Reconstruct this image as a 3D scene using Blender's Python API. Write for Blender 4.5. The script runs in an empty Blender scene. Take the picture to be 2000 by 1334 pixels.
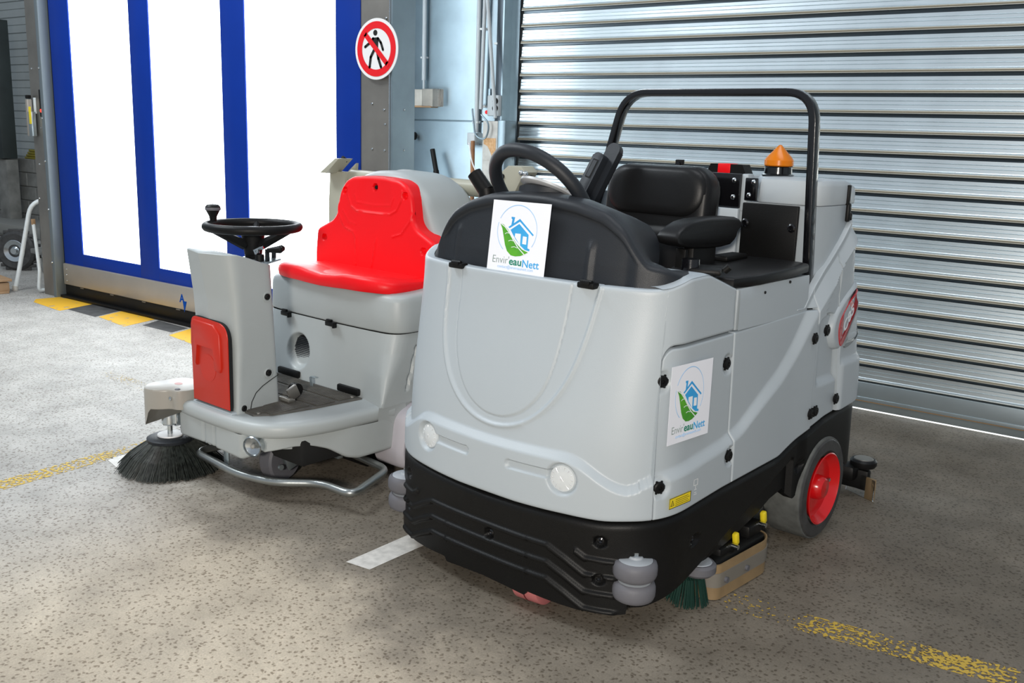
import bpy, bmesh, math, random
from mathutils import Vector, Matrix
from math import sin, cos, pi, radians as rad
random.seed(7)
C = bpy.context.scene.collection
sc = bpy.context.scene

# ------------------------------------------------------------------ camera, light, exposure
cam = bpy.data.cameras.new('camera'); camo = bpy.data.objects.new('camera', cam); C.objects.link(camo)
cam.sensor_width = 36.0; cam.lens = 1872.0 / 2000.0 * 36.0; cam.clip_start = 0.05; cam.clip_end = 200
Rm = Matrix(((0.80213348, -0.15171793, 0.57754961), (0.59627348, 0.15127377, -0.78839976), (0.03224628, 0.97677936, 0.21180713)))
camo.matrix_world = Matrix.Translation((0, 0, 1.5)) @ Rm.to_4x4()
sc.camera = camo
w = bpy.data.worlds.new('world'); sc.world = w; w.use_nodes = True
w.node_tree.nodes['Background'].inputs[0].default_value = (0.78, 0.88, 1.0, 1)
w.node_tree.nodes['Background'].inputs[1].default_value = 0.40
sc.view_settings.view_transform = 'Standard'; sc.view_settings.look = 'None'
sc.view_settings.exposure = 0.0; sc.view_settings.gamma = 1.0; sc.view_settings.use_curve_mapping = False

def area(name, loc, target, size, power, col, sy=None):
    l = bpy.data.lights.new(name, 'AREA'); l.energy = power; l.color = col; l.size = size
    if sy: l.shape = 'RECTANGLE'; l.size_y = sy
    o = bpy.data.objects.new(name, l); C.objects.link(o); o.location = loc
    o.rotation_euler = (Vector(target) - Vector(loc)).to_track_quat('-Z', 'Y').to_euler()
    return o
area('flash_lamp', (0.65, -1.8, 1.98), (-2.6, 2.4, 0.3), 0.3, 190, (1.0, 0.93, 0.84))
area('hall_lamp_rear', (-6.0, 1.2, 5.2), (-5.2, 2.8, 0), 2.5, 210, (0.88, 0.95, 1.0), 1.2)
area('hall_lamp_front', (-1.0, 3.0, 5.4), (-1.2, 3.4, 0), 2.5, 50, (0.95, 0.97, 1.0), 1.0)

# ------------------------------------------------------------------ materials
def mat(name, col, rough=0.5, metal=0.0, bump=0.0, bscale=60.0, var=0.0, vscale=4.0, spec=0.5, coat=0.0, col2=None):
    m = bpy.data.materials.new(name); m.use_nodes = True; nt = m.node_tree; N = nt.nodes; L = nt.links
    b = N['Principled BSDF']
    b.inputs['Base Color'].default_value = (*col, 1); b.inputs['Roughness'].default_value = rough
    b.inputs['Metallic'].default_value = metal; b.inputs['Specular IOR Level'].default_value = spec
    b.inputs['Coat Weight'].default_value = coat
    tc = N.new('ShaderNodeTexCoord')
    if var > 0 or col2:
        n = N.new('ShaderNodeTexNoise'); n.inputs['Scale'].default_value = vscale; n.inputs['Detail'].default_value = 6
        L.new(tc.outputs['Object'], n.inputs['Vector'])
        r = N.new('ShaderNodeValToRGB'); r.color_ramp.elements[0].position = 0.3; r.color_ramp.elements[1].position = 0.7
        c2 = col2 or tuple(min(1, c * (1 + var)) for c in col)
        c1 = col if col2 else tuple(c * (1 - var) for c in col)
        r.color_ramp.elements[0].color = (*c1, 1); r.color_ramp.elements[1].color = (*c2, 1)
        L.new(n.outputs['Fac'], r.inputs['Fac']); L.new(r.outputs['Color'], b.inputs['Base Color'])
    if bump > 0:
        n2 = N.new('ShaderNodeTexNoise'); n2.inputs['Scale'].default_value = bscale; n2.inputs['Detail'].default_value = 3
        L.new(tc.outputs['Object'], n2.inputs['Vector'])
        bp = N.new('ShaderNodeBump'); bp.inputs['Strength'].default_value = bump; bp.inputs['Distance'].default_value = 0.002
        L.new(n2.outputs['Fac'], bp.inputs['Height']); L.new(bp.outputs['Normal'], b.inputs['Normal'])
    return m
def emis(name, col, s):
    m = bpy.data.materials.new(name); m.use_nodes = True; b = m.node_tree.nodes['Principled BSDF']
    b.inputs['Base Color'].default_value = (*col, 1)
    b.inputs['Emission Color'].default_value = (*col, 1); b.inputs['Emission Strength'].default_value = s
    return m
M = dict(
    grey=mat('grey_plastic', (0.42, 0.468, 0.502), 0.42, bump=0.12, bscale=350, var=0.025, vscale=2),
    greyg=mat('warm_grey_plastic', (0.40, 0.43, 0.43), 0.42, bump=0.15, bscale=350, var=0.04, vscale=3),
    tank=mat('pale_grey_tank', (0.48, 0.53, 0.565), 0.45, bump=0.1, bscale=300, var=0.03, vscale=3),
    black=mat('black_plastic', (0.0055, 0.0055, 0.0055), 0.45, bump=0.25, bscale=400, var=0.2, spec=0.22),
    dash=mat('charcoal_plastic', (0.018, 0.021, 0.026), 0.44, spec=0.35, bump=0.3, bscale=500, var=0.1),
    seatblk=mat('black_vinyl', (0.007, 0.007, 0.0075), 0.42, spec=0.3, bump=0.1, bscale=200, var=0.1),
    gloss=mat('black_enamel', (0.004, 0.004, 0.005), 0.18, coat=0.5, bump=0.06, bscale=200),
    rubber=mat('grey_rubber', (0.12, 0.12, 0.135), 0.6, bump=0.2, bscale=100, var=0.15),
    tyre=mat('worn_tyre', (0.10, 0.105, 0.10), 0.75, bump=0.3, bscale=120, var=0.3, vscale=20),
    tyreface=mat('tyre_wall', (0.045, 0.045, 0.045), 0.6, bump=0.3, bscale=120, var=0.3, vscale=20),
    red=mat('red_plastic', (0.88, 0.003, 0.008), 0.42, spec=0.35, bump=0.1, bscale=250, var=0.03),
    redflap=mat('red_orange_plastic', (0.55, 0.022, 0.008), 0.4, bump=0.1, bscale=250, var=0.04),
    redrim=mat('red_rim', (0.60, 0.006, 0.008), 0.22, coat=0.3),
    chrome=mat('zinc', (0.62, 0.66, 0.68), 0.22, 1.0, bump=0.05, bscale=200),
    zinctube=mat('zinc_tube', (0.42, 0.44, 0.43), 0.30, 0.9, bump=0.1, bscale=80, var=0.15),
    galv=mat('galvanised', (0.46, 0.53, 0.56), 0.34, 0.85, var=0.06, vscale=4),
    steel=mat('dull_steel', (0.33, 0.31, 0.28), 0.42, 0.85, bump=0.15, bscale=60, var=0.12, vscale=5),
    steelb=mat('blue_steel', (0.30, 0.38, 0.43), 0.38, 0.85, bump=0.1, bscale=60, var=0.1, vscale=5),
    brushed=mat('brushed_aluminium', (0.52, 0.47, 0.41), 0.45, 0.7, bump=0.1, bscale=90, var=0.05),
    blue=mat('blue_curtain', (0.001, 0.030, 0.27), 0.5, spec=0.2, bump=0.05, bscale=20, var=0.05),
    pane=emis('backlit_pane', (0.93, 0.98, 1.0), 4.5),
    gap=emis('daylight_gap', (0.9, 0.97, 1.0), 1.3),
    beige=mat('beige_paint', (0.40, 0.39, 0.31), 0.35, bump=0.1, bscale=80, var=0.05),
    taupe=mat('taupe_cover', (0.36, 0.34, 0.30), 0.35, bump=0.03, bscale=80),
    white=mat('white_paint', (0.72, 0.76, 0.76), 0.4, var=0.08, vscale=12),
    lilac=mat('pale_rubber_guard', (0.50, 0.48, 0.52), 0.5, var=0.04),
    paper=mat('white_sheet', (0.86, 0.88, 0.95), 0.5),
    ink_blue=mat('print_blue', (0.03, 0.30, 0.70), 0.5, col2=(0.05, 0.42, 0.80), vscale=8),
    deepblue=mat('deep_blue_print', (0.0, 0.06, 0.32), 0.6, spec=0.1),
    ink_sky=mat('print_sky', (0.30, 0.55, 0.85), 0.5),
    ink_green=mat('print_green', (0.02, 0.20, 0.03), 0.5, col2=(0.12, 0.45, 0.02), vscale=14),
    ink_teal=mat('print_teal', (0.01, 0.22, 0.14), 0.5),
    ink_grey=mat('print_grey', (0.25, 0.32, 0.30), 0.5),
    ink_white=mat('print_white', (0.85, 0.88, 0.92), 0.5),
    signred=mat('sign_red', (0.80, 0.008, 0.015), 0.35), signwhite=mat('sign_white', (0.85, 0.85, 0.85), 0.35),
    signblack=mat('sign_black', (0.01, 0.01, 0.01), 0.4),
    yellow=mat('yellow_plastic', (0.80, 0.62, 0.02), 0.4),
    orange=mat('amber_lens', (0.90, 0.20, 0.01), 0.15, coat=0.4),
    wood=mat('wood', (0.30, 0.14, 0.06), 0.55, var=0.25, vscale=15), wood2=mat('pallet_wood', (0.35, 0.22, 0.12), 0.7, var=0.2),
    gum=mat('tan_gum_rubber', (0.27, 0.185, 0.095), 0.55, var=0.12, vscale=12), gumgrey=mat('grey_strip', (0.19, 0.175, 0.15), 0.5, var=0.1),
    green=mat('dark_green_bristle', (0.004, 0.035, 0.025), 0.6), pink=mat('pink_wheel', (0.50, 0.16, 0.16), 0.5, var=0.1),
    bristle=mat('bristle', (0.040, 0.045, 0.040), 0.38, var=0.6, vscale=60), panelwall=mat('wall_panel', (0.42, 0.46, 0.46), 0.5, var=0.06),
    block=mat('concrete_block', (0.22, 0.22, 0.205), 0.85, bump=0.6, bscale=40, var=0.3, vscale=6),
    mortar=mat('mortar', (0.27, 0.27, 0.25), 0.9, bump=0.4), boxp=mat('pale_box', (0.52, 0.50, 0.45), 0.5, var=0.15, vscale=12),
    osb=mat('worn_label', (0.55, 0.28, 0.10), 0.7, col2=(0.75, 0.50, 0.28), vscale=60), cream=mat('cream_paint', (0.55, 0.55, 0.52), 0.5, var=0.15, vscale=20),
    mat_=mat('foot_mat', (0.085, 0.080, 0.070), 0.6, bump=0.3, var=0.25, vscale=20), darkgap=mat('dark_void', (0.004, 0.004, 0.004), 0.8),
    conduit=mat('conduit', (0.50, 0.55, 0.58), 0.4), led=emis('red_led', (1, 0.05, 0.03), 1.5),
)
def glass(name, col=(1, 1, 1), rough=0.05):
    m = bpy.data.materials.new(name); m.use_nodes = True; b = m.node_tree.nodes['Principled BSDF']
    b.inputs['Base Color'].default_value = (*col, 1); b.inputs['Roughness'].default_value = rough
    b.inputs['Transmission Weight'].default_value = 1.0; b.inputs['IOR'].default_value = 1.4
    return m
M['clear'] = glass('clear_lens'); M['amber'] = glass('amber_glass', (1.0, 0.30, 0.01), 0.25)
M['amber'].node_tree.nodes['Principled BSDF'].inputs['Transmission Weight'].default_value = 0.35

# ------------------------------------------------------------------ helpers
class B:
    def __init__(s): s.bm = bmesh.new()
    def box(s, c, size, bev=0.0, rot=None, seg=2):
        r = bmesh.ops.create_cube(s.bm, size=1.0); vs = r['verts']
        T = Matrix.Translation(c) @ (rot.to_4x4() if rot is not None else Matrix()) @ Matrix.Diagonal((*size, 1))
        bmesh.ops.transform(s.bm, matrix=T, verts=vs)
        if bev > 0:
            es = list({e for v in vs for e in v.link_edges})
            bmesh.ops.bevel(s.bm, geom=es, offset=bev, segments=seg, profile=0.5, affect='EDGES')
        return s
    def ring(s, pts): return [s.bm.verts.new(p) for p in pts]
    def skin(s, rings, closed=True, cap=True):
        R = [s.ring(r) for r in rings]; n = len(R[0])
        for a, b in zip(R, R[1:]):
            for i in range(n if closed else n - 1):
                j = (i + 1) % n; s.bm.faces.new((a[i], a[j], b[j], b[i]))
        if cap and closed: s.bm.faces.new(list(reversed(R[0]))); s.bm.faces.new(R[-1])
        return s
    def cyl(s, p0, p1, r0, r1=None, n=20, cap=True):
        p0, p1 = Vector(p0), Vector(p1); d = (p1 - p0).normalized(); a = d.orthogonal().normalized(); b = d.cross(a)
        r1 = r0 if r1 is None else r1
        f = lambda p, r: [p + (a * cos(t) + b * sin(t)) * r for t in [2 * pi * i / n for i in range(n)]]
        return s.skin([f(p0, r0), f(p1, r1)], cap=cap)
    def lathe(s, prof, c=(0, 0, 0), axis=(0, 0, 1), n=32, cap=True):
        c = Vector(c); d = Vector(axis).normalized(); a = d.orthogonal().normalized(); b = d.cross(a)
        return s.skin([[c + d * h + (a * cos(t) + b * sin(t)) * max(r, 1e-4) for t in [2 * pi * i / n for i in range(n)]] for r, h in prof], cap=cap)
    def tube(s, pts, r, n=12, closed=False, sect=None):
        P = [Vector(p) for p in pts]; m = len(P); rings = []
        T = []
        for i in range(m):
            if closed: t = P[(i + 1) % m] - P[i - 1]
            else: t = P[min(i + 1, m - 1)] - P[max(i - 1, 0)]
            T.append(t.normalized())
        a = T[0].orthogonal().normalized() if not sect else sect[2]
        a = (a - T[0] * a.dot(T[0])).normalized()
        for i in range(m):
            a = (a - T[i] * a.dot(T[i])).normalized(); b = T[i].cross(a)
            rr = r[i] if isinstance(r, (list, tuple)) else r
            if sect:
                hw, hh = sect[0], sect[1]; q = min(hw, hh) * 0.45; pr = []
                for sx, sy, a0 in ((1, 1, 0), (-1, 1, 90), (-1, -1, 180), (1, -1, 270)):
                    for k in range(3):
                        t = rad(a0 + 45 * k); pr.append((sx * (hw - q) + q * cos(t), sy * (hh - q) + q * sin(t)))
                rings.append([P[i] + a * u + b * v for u, v in pr])
            else:
                rings.append([P[i] + (a * cos(t) + b * sin(t)) * rr for t in [2 * pi * k / n for k in range(n)]])
        if closed: rings.append(rings[0]); s.skin(rings, cap=False); bmesh.ops.remove_doubles(s.bm, verts=s.bm.verts, dist=1e-6)
        else: s.skin(rings)
        return s
    def prism(s, poly, o, ux, uy, d, bev=0.0, seg=2):
        o, ux, uy = Vector(o), Vector(ux), Vector(uy); nn = ux.cross(uy).normalized() * d
        a = [s.bm.verts.new(o + ux * p[0] + uy * p[1]) for p in poly]; b = [s.bm.verts.new(v.co + nn) for v in a]
        f1 = s.bm.faces.new(list(reversed(a))); f2 = s.bm.faces.new(b); n = len(a)
        for i in range(n): s.bm.faces.new((a[i], a[(i + 1) % n], b[(i + 1) % n], b[i]))
        if bev > 0: bmesh.ops.bevel(s.bm, geom=list(f2.edges), offset=bev, segments=seg, profile=0.5, affect='EDGES')
        return s
    def grid(s, fn, us, vs, flip=False):
        G = [[s.bm.verts.new(fn(u, v)) for v in vs] for u in us]
        for i in range(len(us) - 1):
            for j in range(len(vs) - 1):
                q = (G[i][j], G[i + 1][j], G[i + 1][j + 1], G[i][j + 1]); s.bm.faces.new(q if not flip else q[::-1])
        return s
    def sphere(s, c, r, sc_=(1, 1, 1), n=16):
        res = bmesh.ops.create_uvsphere(s.bm, u_segments=n, v_segments=n // 2, radius=r)
        bmesh.ops.transform(s.bm, matrix=Matrix.Translation(c) @ Matrix.Diagonal((*sc_, 1)), verts=res['verts']); return s
    def xf(s, mtx): bmesh.ops.transform(s.bm, matrix=mtx, verts=s.bm.verts); return s
    def obj(s, name, m, parent=None, ang=35, smooth=True, label=None, normals=True):
        if normals: bmesh.ops.recalc_face_normals(s.bm, faces=s.bm.faces)
        me = bpy.data.meshes.new(name); s.bm.to_mesh(me); s.bm.free()
        me.materials.append(M[m] if isinstance(m, str) else m)
        if smooth:
            me.polygons.foreach_set('use_smooth', [True] * len(me.polygons)); me.set_sharp_from_angle(angle=rad(ang))
        o = bpy.data.objects.new(name, me); C.objects.link(o)
        if parent: o.parent = parent
        if label: o['label'] = label
        return o
def tag(o, label, cat, group=None):
    o['label'] = label; o['category'] = cat
    if group: o['group'] = group
    return o
def thing(name, label, cat, loc=(0, 0, 0), rz=0, group=None):
    o = bpy.data.objects.new(name, None); C.objects.link(o); o.location = loc; o.rotation_euler = (0, 0, rz)
    o.empty_display_size = 0.1; return tag(o, label, cat, group)
def struct(o): o['kind'] = 'structure'; return o
def fillet(pts, r, n=5):
    P = [Vector(p) for p in pts]; out = [P[0]]
    for i in range(1, len(P) - 1):
        a = (P[i - 1] - P[i]); b = (P[i + 1] - P[i]); rr = min(r, a.length * 0.49, b.length * 0.49)
        A = P[i] + a.normalized() * rr; Bq = P[i] + b.normalized() * rr
        for k in range(n + 1):
            t = k / n; out.append(A * (1 - t) ** 2 + P[i] * 2 * t * (1 - t) + Bq * t * t)
    out.append(P[-1]); return out
def lerp(x, pts):
    if x <= pts[0][0]: return pts[0][1]
    for (a, b), (c, d) in zip(pts, pts[1:]):
        if x <= c: return b + (d - b) * (x - a) / (c - a)
    return pts[-1][1]
def sm(x, a, b):
    t = max(0.0, min(1.0, (x - a) / (b - a))); return t * t * (3 - 2 * t)
def smooth_lerp(x, pts, h=0.02):
    return (lerp(x - h, pts) + lerp(x - h / 2, pts) + 2 * lerp(x, pts) + lerp(x + h / 2, pts) + lerp(x + h, pts)) / 6
def rrect(x0, x1, y0, y1, r, n=4):
    out = []
    for cx, cy, a0 in ((x1 - r, y1 - r, 0), (x0 + r, y1 - r, 90), (x0 + r, y0 + r, 180), (x1 - r, y0 + r, 270)):
        for k in range(n + 1):
            t = rad(a0 + 90 * k / n); out.append((cx + r * cos(t), cy + r * sin(t)))
    return out
def text(s, name, size, m, parent, mtx, fit=None, bold=0.0, shear=0.0):
    cu = bpy.data.curves.new(name, 'FONT'); cu.body = s; cu.size = size; cu.offset = bold; cu.shear = shear; cu.extrude = 0.0002; cu.resolution_u = 3
    t = bpy.data.objects.new(name, cu); C.objects.link(t)
    dg = bpy.context.evaluated_depsgraph_get(); me = bpy.data.meshes.new_from_object(t.evaluated_get(dg)); bpy.data.objects.remove(t)
    xs = [v.co.x for v in me.vertices]; wd = max(xs) - min(xs)
    S = Matrix.Diagonal((fit / wd, 1, 1, 1)) if fit else Matrix()
    me.transform(mtx @ S); me.materials.clear(); me.materials.append(M[m])
    o = bpy.data.objects.new(name, me); C.objects.link(o); o.parent = parent; return o
def samples(a, b, n, e=(0.0, 0.0015, 0.004, 0.008)):
    out = [a + x for x in e] + [a + (b - a) * (i + 1) / n for i in range(n - 1) if a + (b - a) * (i + 1) / n > a + e[-1] * 1.5 and a + (b - a) * (i + 1) / n < b - e[-1] * 1.5] + [b - x for x in reversed(e)]
    return out

# ------------------------------------------------------------------ floor
def floor_mat():
    m = bpy.data.materials.new('concrete_floor'); m.use_nodes = True; nt = m.node_tree; N = nt.nodes; L = nt.links; b = N['Principled BSDF']
    tc = N.new('ShaderNodeTexCoord')
    def noise(s, d=4, r=0.6):
        n = N.new('ShaderNodeTexNoise'); n.inputs['Scale'].default_value = s; n.inputs['Detail'].default_value = d; n.inputs['Roughness'].default_value = r
        L.new(tc.outputs['Object'], n.inputs['Vector']); return n.outputs['Fac']
    def ramp(x, p0, c0, p1, c1):
        r = N.new('ShaderNodeValToRGB'); r.color_ramp.elements[0].position = p0; r.color_ramp.elements[1].position = p1
        r.color_ramp.elements[0].color = (*c0, 1); r.color_ramp.elements[1].color = (*c1, 1); L.new(x, r.inputs['Fac']); return r.outputs['Color']
    def mix(f, a, c, t='MIX', fv=1.0):
        x = N.new('ShaderNodeMix'); x.data_type = 'RGBA'; x.blend_type = t
        if f is None: x.inputs[0].default_value = fv
        else: L.new(f, x.inputs[0])
        L.new(a, x.inputs[6]); L.new(c, x.inputs[7]); return x.outputs[2]
    dirty = ramp(noise(0.9, 5, 0.6), 0.36, (0.130, 0.112, 0.088), 0.66, (0.215, 0.190, 0.155)); clean = ramp(noise(0.9, 5, 0.6), 0.30, (0.355, 0.347, 0.33), 0.66, (0.42, 0.413, 0.395))
    sx = N.new('ShaderNodeSeparateXYZ'); L.new(tc.outputs['Object'], sx.inputs[0])
    def mth(op, a, b_=None, c_=None):
        n = N.new('ShaderNodeMath'); n.operation = op
        for k, q in enumerate((a, b_, c_)):
            if q is None: continue
            if isinstance(q, (int, float)): n.inputs[k].default_value = q
            else: L.new(q, n.inputs[k])
        return n.outputs[0]
    wn = mth('MULTIPLY', mth('SUBTRACT', noise(1.5, 5, 0.65), 0.5), 1.5)
    ax_ = mth('DIVIDE', mth('ADD', mth('ADD', sx.outputs['X'], 3.85), wn), 0.8); ay_ = mth('DIVIDE', mth('ADD', mth('ADD', sx.outputs['Y'], -1.72), mth('ADD', wn, mth('MULTIPLY', mth('ADD', sx.outputs['X'], 2.0), 0.25))), 0.55)
    mr = N.new('ShaderNodeMapRange'); mr.interpolation_type = 'SMOOTHSTEP'; L.new(mth('MINIMUM', ax_, ay_), mr.inputs['Value'])
    warm = ramp(noise(1.1, 5, 0.6), 0.3, (0.33, 0.285, 0.225), 0.66, (0.50, 0.44, 0.35))
    mw = N.new('ShaderNodeMapRange'); mw.interpolation_type = 'SMOOTHSTEP'; mw.inputs['From Min'].default_value = -3.9; mw.inputs['From Max'].default_value = -2.6; L.new(sx.outputs['X'], mw.inputs['Value'])
    big = mix(mr.outputs['Result'], mix(mw.outputs['Result'], clean, warm), dirty)
    mid = ramp(noise(4.5, 6, 0.7), 0.35, (0.80, 0.79, 0.78), 0.7, (1.13, 1.12, 1.11))
    c = mix(None, big, mid, 'MULTIPLY')
    v = N.new('ShaderNodeTexVoronoi'); v.inputs['Scale'].default_value = 60; v.inputs['Randomness'].default_value = 1.0
    wp = N.new('ShaderNodeVectorMath'); wp.operation = 'ADD'
    nn = N.new('ShaderNodeTexNoise'); nn.inputs['Scale'].default_value = 60; L.new(tc.outputs['Object'], nn.inputs['Vector'])
    sc2 = N.new('ShaderNodeVectorMath'); sc2.operation = 'SCALE'; sc2.inputs[3].default_value = 0.022
    L.new(nn.outputs['Color'], sc2.inputs[0]); L.new(tc.outputs['Object'], wp.inputs[0]); L.new(sc2.outputs[0], wp.inputs[1])
    L.new(wp.outputs[0], v.inputs['Vector'])
    pits = ramp(v.outputs['Distance'], 0.20, (0.46, 0.41, 0.35), 0.40, (1.14, 1.13, 1.11))
    c = mix(None, c, pits, 'MULTIPLY', 0.85)
    fine = ramp(noise(160, 3, 0.7), 0.3, (0.78, 0.78, 0.78), 0.7, (1.2, 1.2, 1.2)); c = mix(None, c, fine, 'MULTIPLY', 0.8)
    L.new(c, b.inputs['Base Color']); b.inputs['Roughness'].default_value = 0.62; b.inputs['Specular IOR Level'].default_value = 0.35
    rr = ramp(noise(1.7, 4), 0.3, (0.5,) * 3, 0.7, (0.75,) * 3); L.new(rr, b.inputs['Roughness'])
    bp = N.new('ShaderNodeBump'); bp.inputs['Strength'].default_value = 0.35; bp.inputs['Distance'].default_value = 0.002
    L.new(v.outputs['Distance'], bp.inputs['Height']); L.new(bp.outputs['Normal'], b.inputs['Normal'])
    return m
def paint_mat(name, col, wear, scale=90.0):
    m = bpy.data.materials.new(name); m.use_nodes = True; nt = m.node_tree; N = nt.nodes; L = nt.links; b = N['Principled BSDF']
    b.inputs['Base Color'].default_value = (*col, 1); b.inputs['Roughness'].default_value = 0.6
    tc = N.new('ShaderNodeTexCoord')
    n = N.new('ShaderNodeTexNoise'); n.inputs['Scale'].default_value = scale; n.inputs['Detail'].default_value = 2
    n3 = N.new('ShaderNodeTexNoise'); n3.inputs['Scale'].default_value = 3.5; n3.inputs['Detail'].default_value = 3
    L.new(tc.outputs['Object'], n.inputs['Vector']); L.new(tc.outputs['Object'], n3.inputs['Vector'])
    ad = N.new('ShaderNodeMath'); ad.operation = 'MULTIPLY_ADD'; ad.inputs[1].default_value = 0.5; L.new(n3.outputs['Fac'], ad.inputs[0]); L.new(n.outputs['Fac'], ad.inputs[2])
    r = N.new('ShaderNodeMath'); r.operation = 'GREATER_THAN'; r.inputs[1].default_value = wear
    L.new(ad.outputs[0], r.inputs[0]); L.new(r.outputs[0], b.inputs['Alpha'])
    return m
struct(B().box((-4, 6, -0.05), (40, 30, 0.1)).obj('floor', floor_mat(), smooth=False))
def marking(name, poly, m, label, cat='floor marking', group=None, h=0.0008):
    o = B().prism([(p[0], p[1]) for p in poly], (0, 0, 0.0008 if h > 0.0007 else 0.0004), (1, 0, 0), (0, 1, 0), h).obj(name, m, smooth=False); return tag(o, label, cat, group)
PY = paint_mat('worn_yellow_line', (0.62, 0.42, 0.06), 0.79, 70); PY2 = paint_mat('faded_yellow_line', (0.55, 0.42, 0.16), 0.86)
PT = paint_mat('yellow_square_paint', (0.72, 0.40, 0.02), 0.55, 14); PW = mat('white_tape', (0.62, 0.60, 0.56), 0.5, var=0.18, vscale=30)
marking('floor_tape', [(-2.311, 2.206), (-2.205, 2.216), (-2.19, 2.70), (-2.30, 2.70)], PW, 'white tape strip on the floor running under the large scrubber')
marking('floor_tape', [(-3.90, 2.247), (-3.765, 2.215), (-3.75, 3.2), (-3.87, 3.2)], PW, 'white tape strip on the floor behind the dark round brush')
marking('painted_line', [(-3.97, 1.6), (-3.86, 1.6), (-3.93, 3.4), (-4.04, 3.4)], PY, 'worn yellow floor line running towards the round brush from the left edge')
marking('painted_line', [(-5.35, 3.05), (-3.9, 2.93), (-3.9, 3.05), (-5.35, 3.14)], PY2, 'faded yellow floor line leading to the taupe brush cover')
PY3 = paint_mat('very_worn_yellow_line', (0.62, 0.42, 0.06), 0.90, 70)
marking('painted_line', [(-1.25, 2.77), (-0.90, 2.78), (-0.90, 2.90), (-1.25, 2.89)], PY3, 'last specks of yellow floor line beside the scrubber squeegee')
marking('painted_line', [(-0.90, 2.78), (-0.28, 2.86), (-0.28, 2.98), (-0.90, 2.90)], PY, 'worn yellow floor line at the lower right corner')
marking('hazard_square', [(-7.98, 4.05), (-7.86, 3.97), (-7.36, 3.92), (-7.46, 4.27), (-7.93, 4.29)], PT, 'yellow hazard square at the foot of the left door post', group='yellow hazard squares')
marking('hazard_square', [(-6.93, 4.0), (-6.47, 3.93), (-6.55, 4.24), (-7.03, 4.27)], PT, 'yellow hazard square before the middle of the blue door', group='yellow hazard squares')
marking('hazard_square', [(-5.98, 3.98), (-5.5, 3.9), (-5.57, 4.22), (-6.08, 4.25)], PT, 'yellow hazard square half hidden behind the column of the small sweeper', group='yellow hazard squares')
DK = mat('dark_paint', (0.05, 0.05, 0.05), 0.7, bump=0.3, var=0.4, vscale=12)
marking('hazard_square', [(-7.44, 4.0), (-6.95, 3.98), (-7.05, 4.27), (-7.5, 4.27)], DK, 'worn black hazard square between two yellow squares', group='black hazard squares', h=0.0006)
marking('hazard_square', [(-6.42, 4.05), (-6.05, 4.05), (-6.1, 4.22), (-6.5, 4.24)], DK, 'worn black hazard square right of the middle yellow square', group='black hazard squares', h=0.0006)

# ------------------------------------------------------------------ rolling shutter
wb = struct(B().box((1.0, 5.60, 1.7), (10.4, 0.06, 3.5)).obj('wall_shutter', 'galv', smooth=False))
GAPZ = 0.035
prof = [(0.107, 0.026), (0.104, 0.0275), (0.1015, 0.022), (0.099, 0.0275), (0.0945, 0.0275), (0.0930, 0.0265), (0.0915, 0.002), (0.0750, -0.004), (0.0735, 0.0066), (0.056, 0.0078), (0.0535, 0.0118), (0.0510, 0.0084),
        (0.036, 0.0098), (0.0335, 0.0138), (0.0310, 0.0104), (0.013, 0.0120), (0.010, 0.0138), (0.003, 0.0240), (0.0, 0.026)]
bm = B(); X0, X1 = -4.03, 5.2
bm.skin([[(X0 + (X1 - X0) * q / 12, 5.515 - d, z) for z, d in prof] for q in range(13)], closed=False)
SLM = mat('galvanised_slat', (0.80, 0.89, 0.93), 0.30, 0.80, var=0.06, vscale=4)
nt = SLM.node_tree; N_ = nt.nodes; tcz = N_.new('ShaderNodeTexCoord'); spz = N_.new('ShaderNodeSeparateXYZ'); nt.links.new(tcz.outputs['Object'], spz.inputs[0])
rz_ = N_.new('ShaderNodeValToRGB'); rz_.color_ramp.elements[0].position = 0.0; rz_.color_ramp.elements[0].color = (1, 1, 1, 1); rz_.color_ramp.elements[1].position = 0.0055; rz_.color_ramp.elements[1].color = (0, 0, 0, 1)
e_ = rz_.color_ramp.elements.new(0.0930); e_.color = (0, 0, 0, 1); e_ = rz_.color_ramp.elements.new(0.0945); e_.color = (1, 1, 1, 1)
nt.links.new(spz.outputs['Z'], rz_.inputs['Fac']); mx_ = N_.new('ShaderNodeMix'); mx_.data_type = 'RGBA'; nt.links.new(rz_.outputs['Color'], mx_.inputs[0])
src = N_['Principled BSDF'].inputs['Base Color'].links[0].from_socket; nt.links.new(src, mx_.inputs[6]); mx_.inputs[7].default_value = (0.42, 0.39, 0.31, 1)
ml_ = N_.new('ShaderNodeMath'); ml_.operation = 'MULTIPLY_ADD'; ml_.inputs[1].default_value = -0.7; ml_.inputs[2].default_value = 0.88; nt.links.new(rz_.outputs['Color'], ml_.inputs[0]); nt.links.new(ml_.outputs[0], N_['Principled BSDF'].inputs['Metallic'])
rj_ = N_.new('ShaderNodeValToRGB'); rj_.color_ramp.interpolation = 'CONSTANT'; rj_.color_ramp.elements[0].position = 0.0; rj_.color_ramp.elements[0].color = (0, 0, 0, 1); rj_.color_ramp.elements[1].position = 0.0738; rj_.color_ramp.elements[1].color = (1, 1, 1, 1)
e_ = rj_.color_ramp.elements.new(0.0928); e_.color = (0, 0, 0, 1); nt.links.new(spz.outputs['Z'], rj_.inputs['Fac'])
mj_ = N_.new('ShaderNodeMix'); mj_.data_type = 'RGBA'; nt.links.new(rj_.outputs['Color'], mj_.inputs[0]); nt.links.new(mx_.outputs[2], mj_.inputs[6]); mj_.inputs[7].default_value = (0.13, 0.16, 0.185, 1)   # interlock joint, with its dark reflection and shade put into the colour
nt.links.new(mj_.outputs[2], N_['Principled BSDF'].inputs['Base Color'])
slat = bm.obj('slat', SLM, wb, smooth=False); slat.location.z = 0.188
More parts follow.
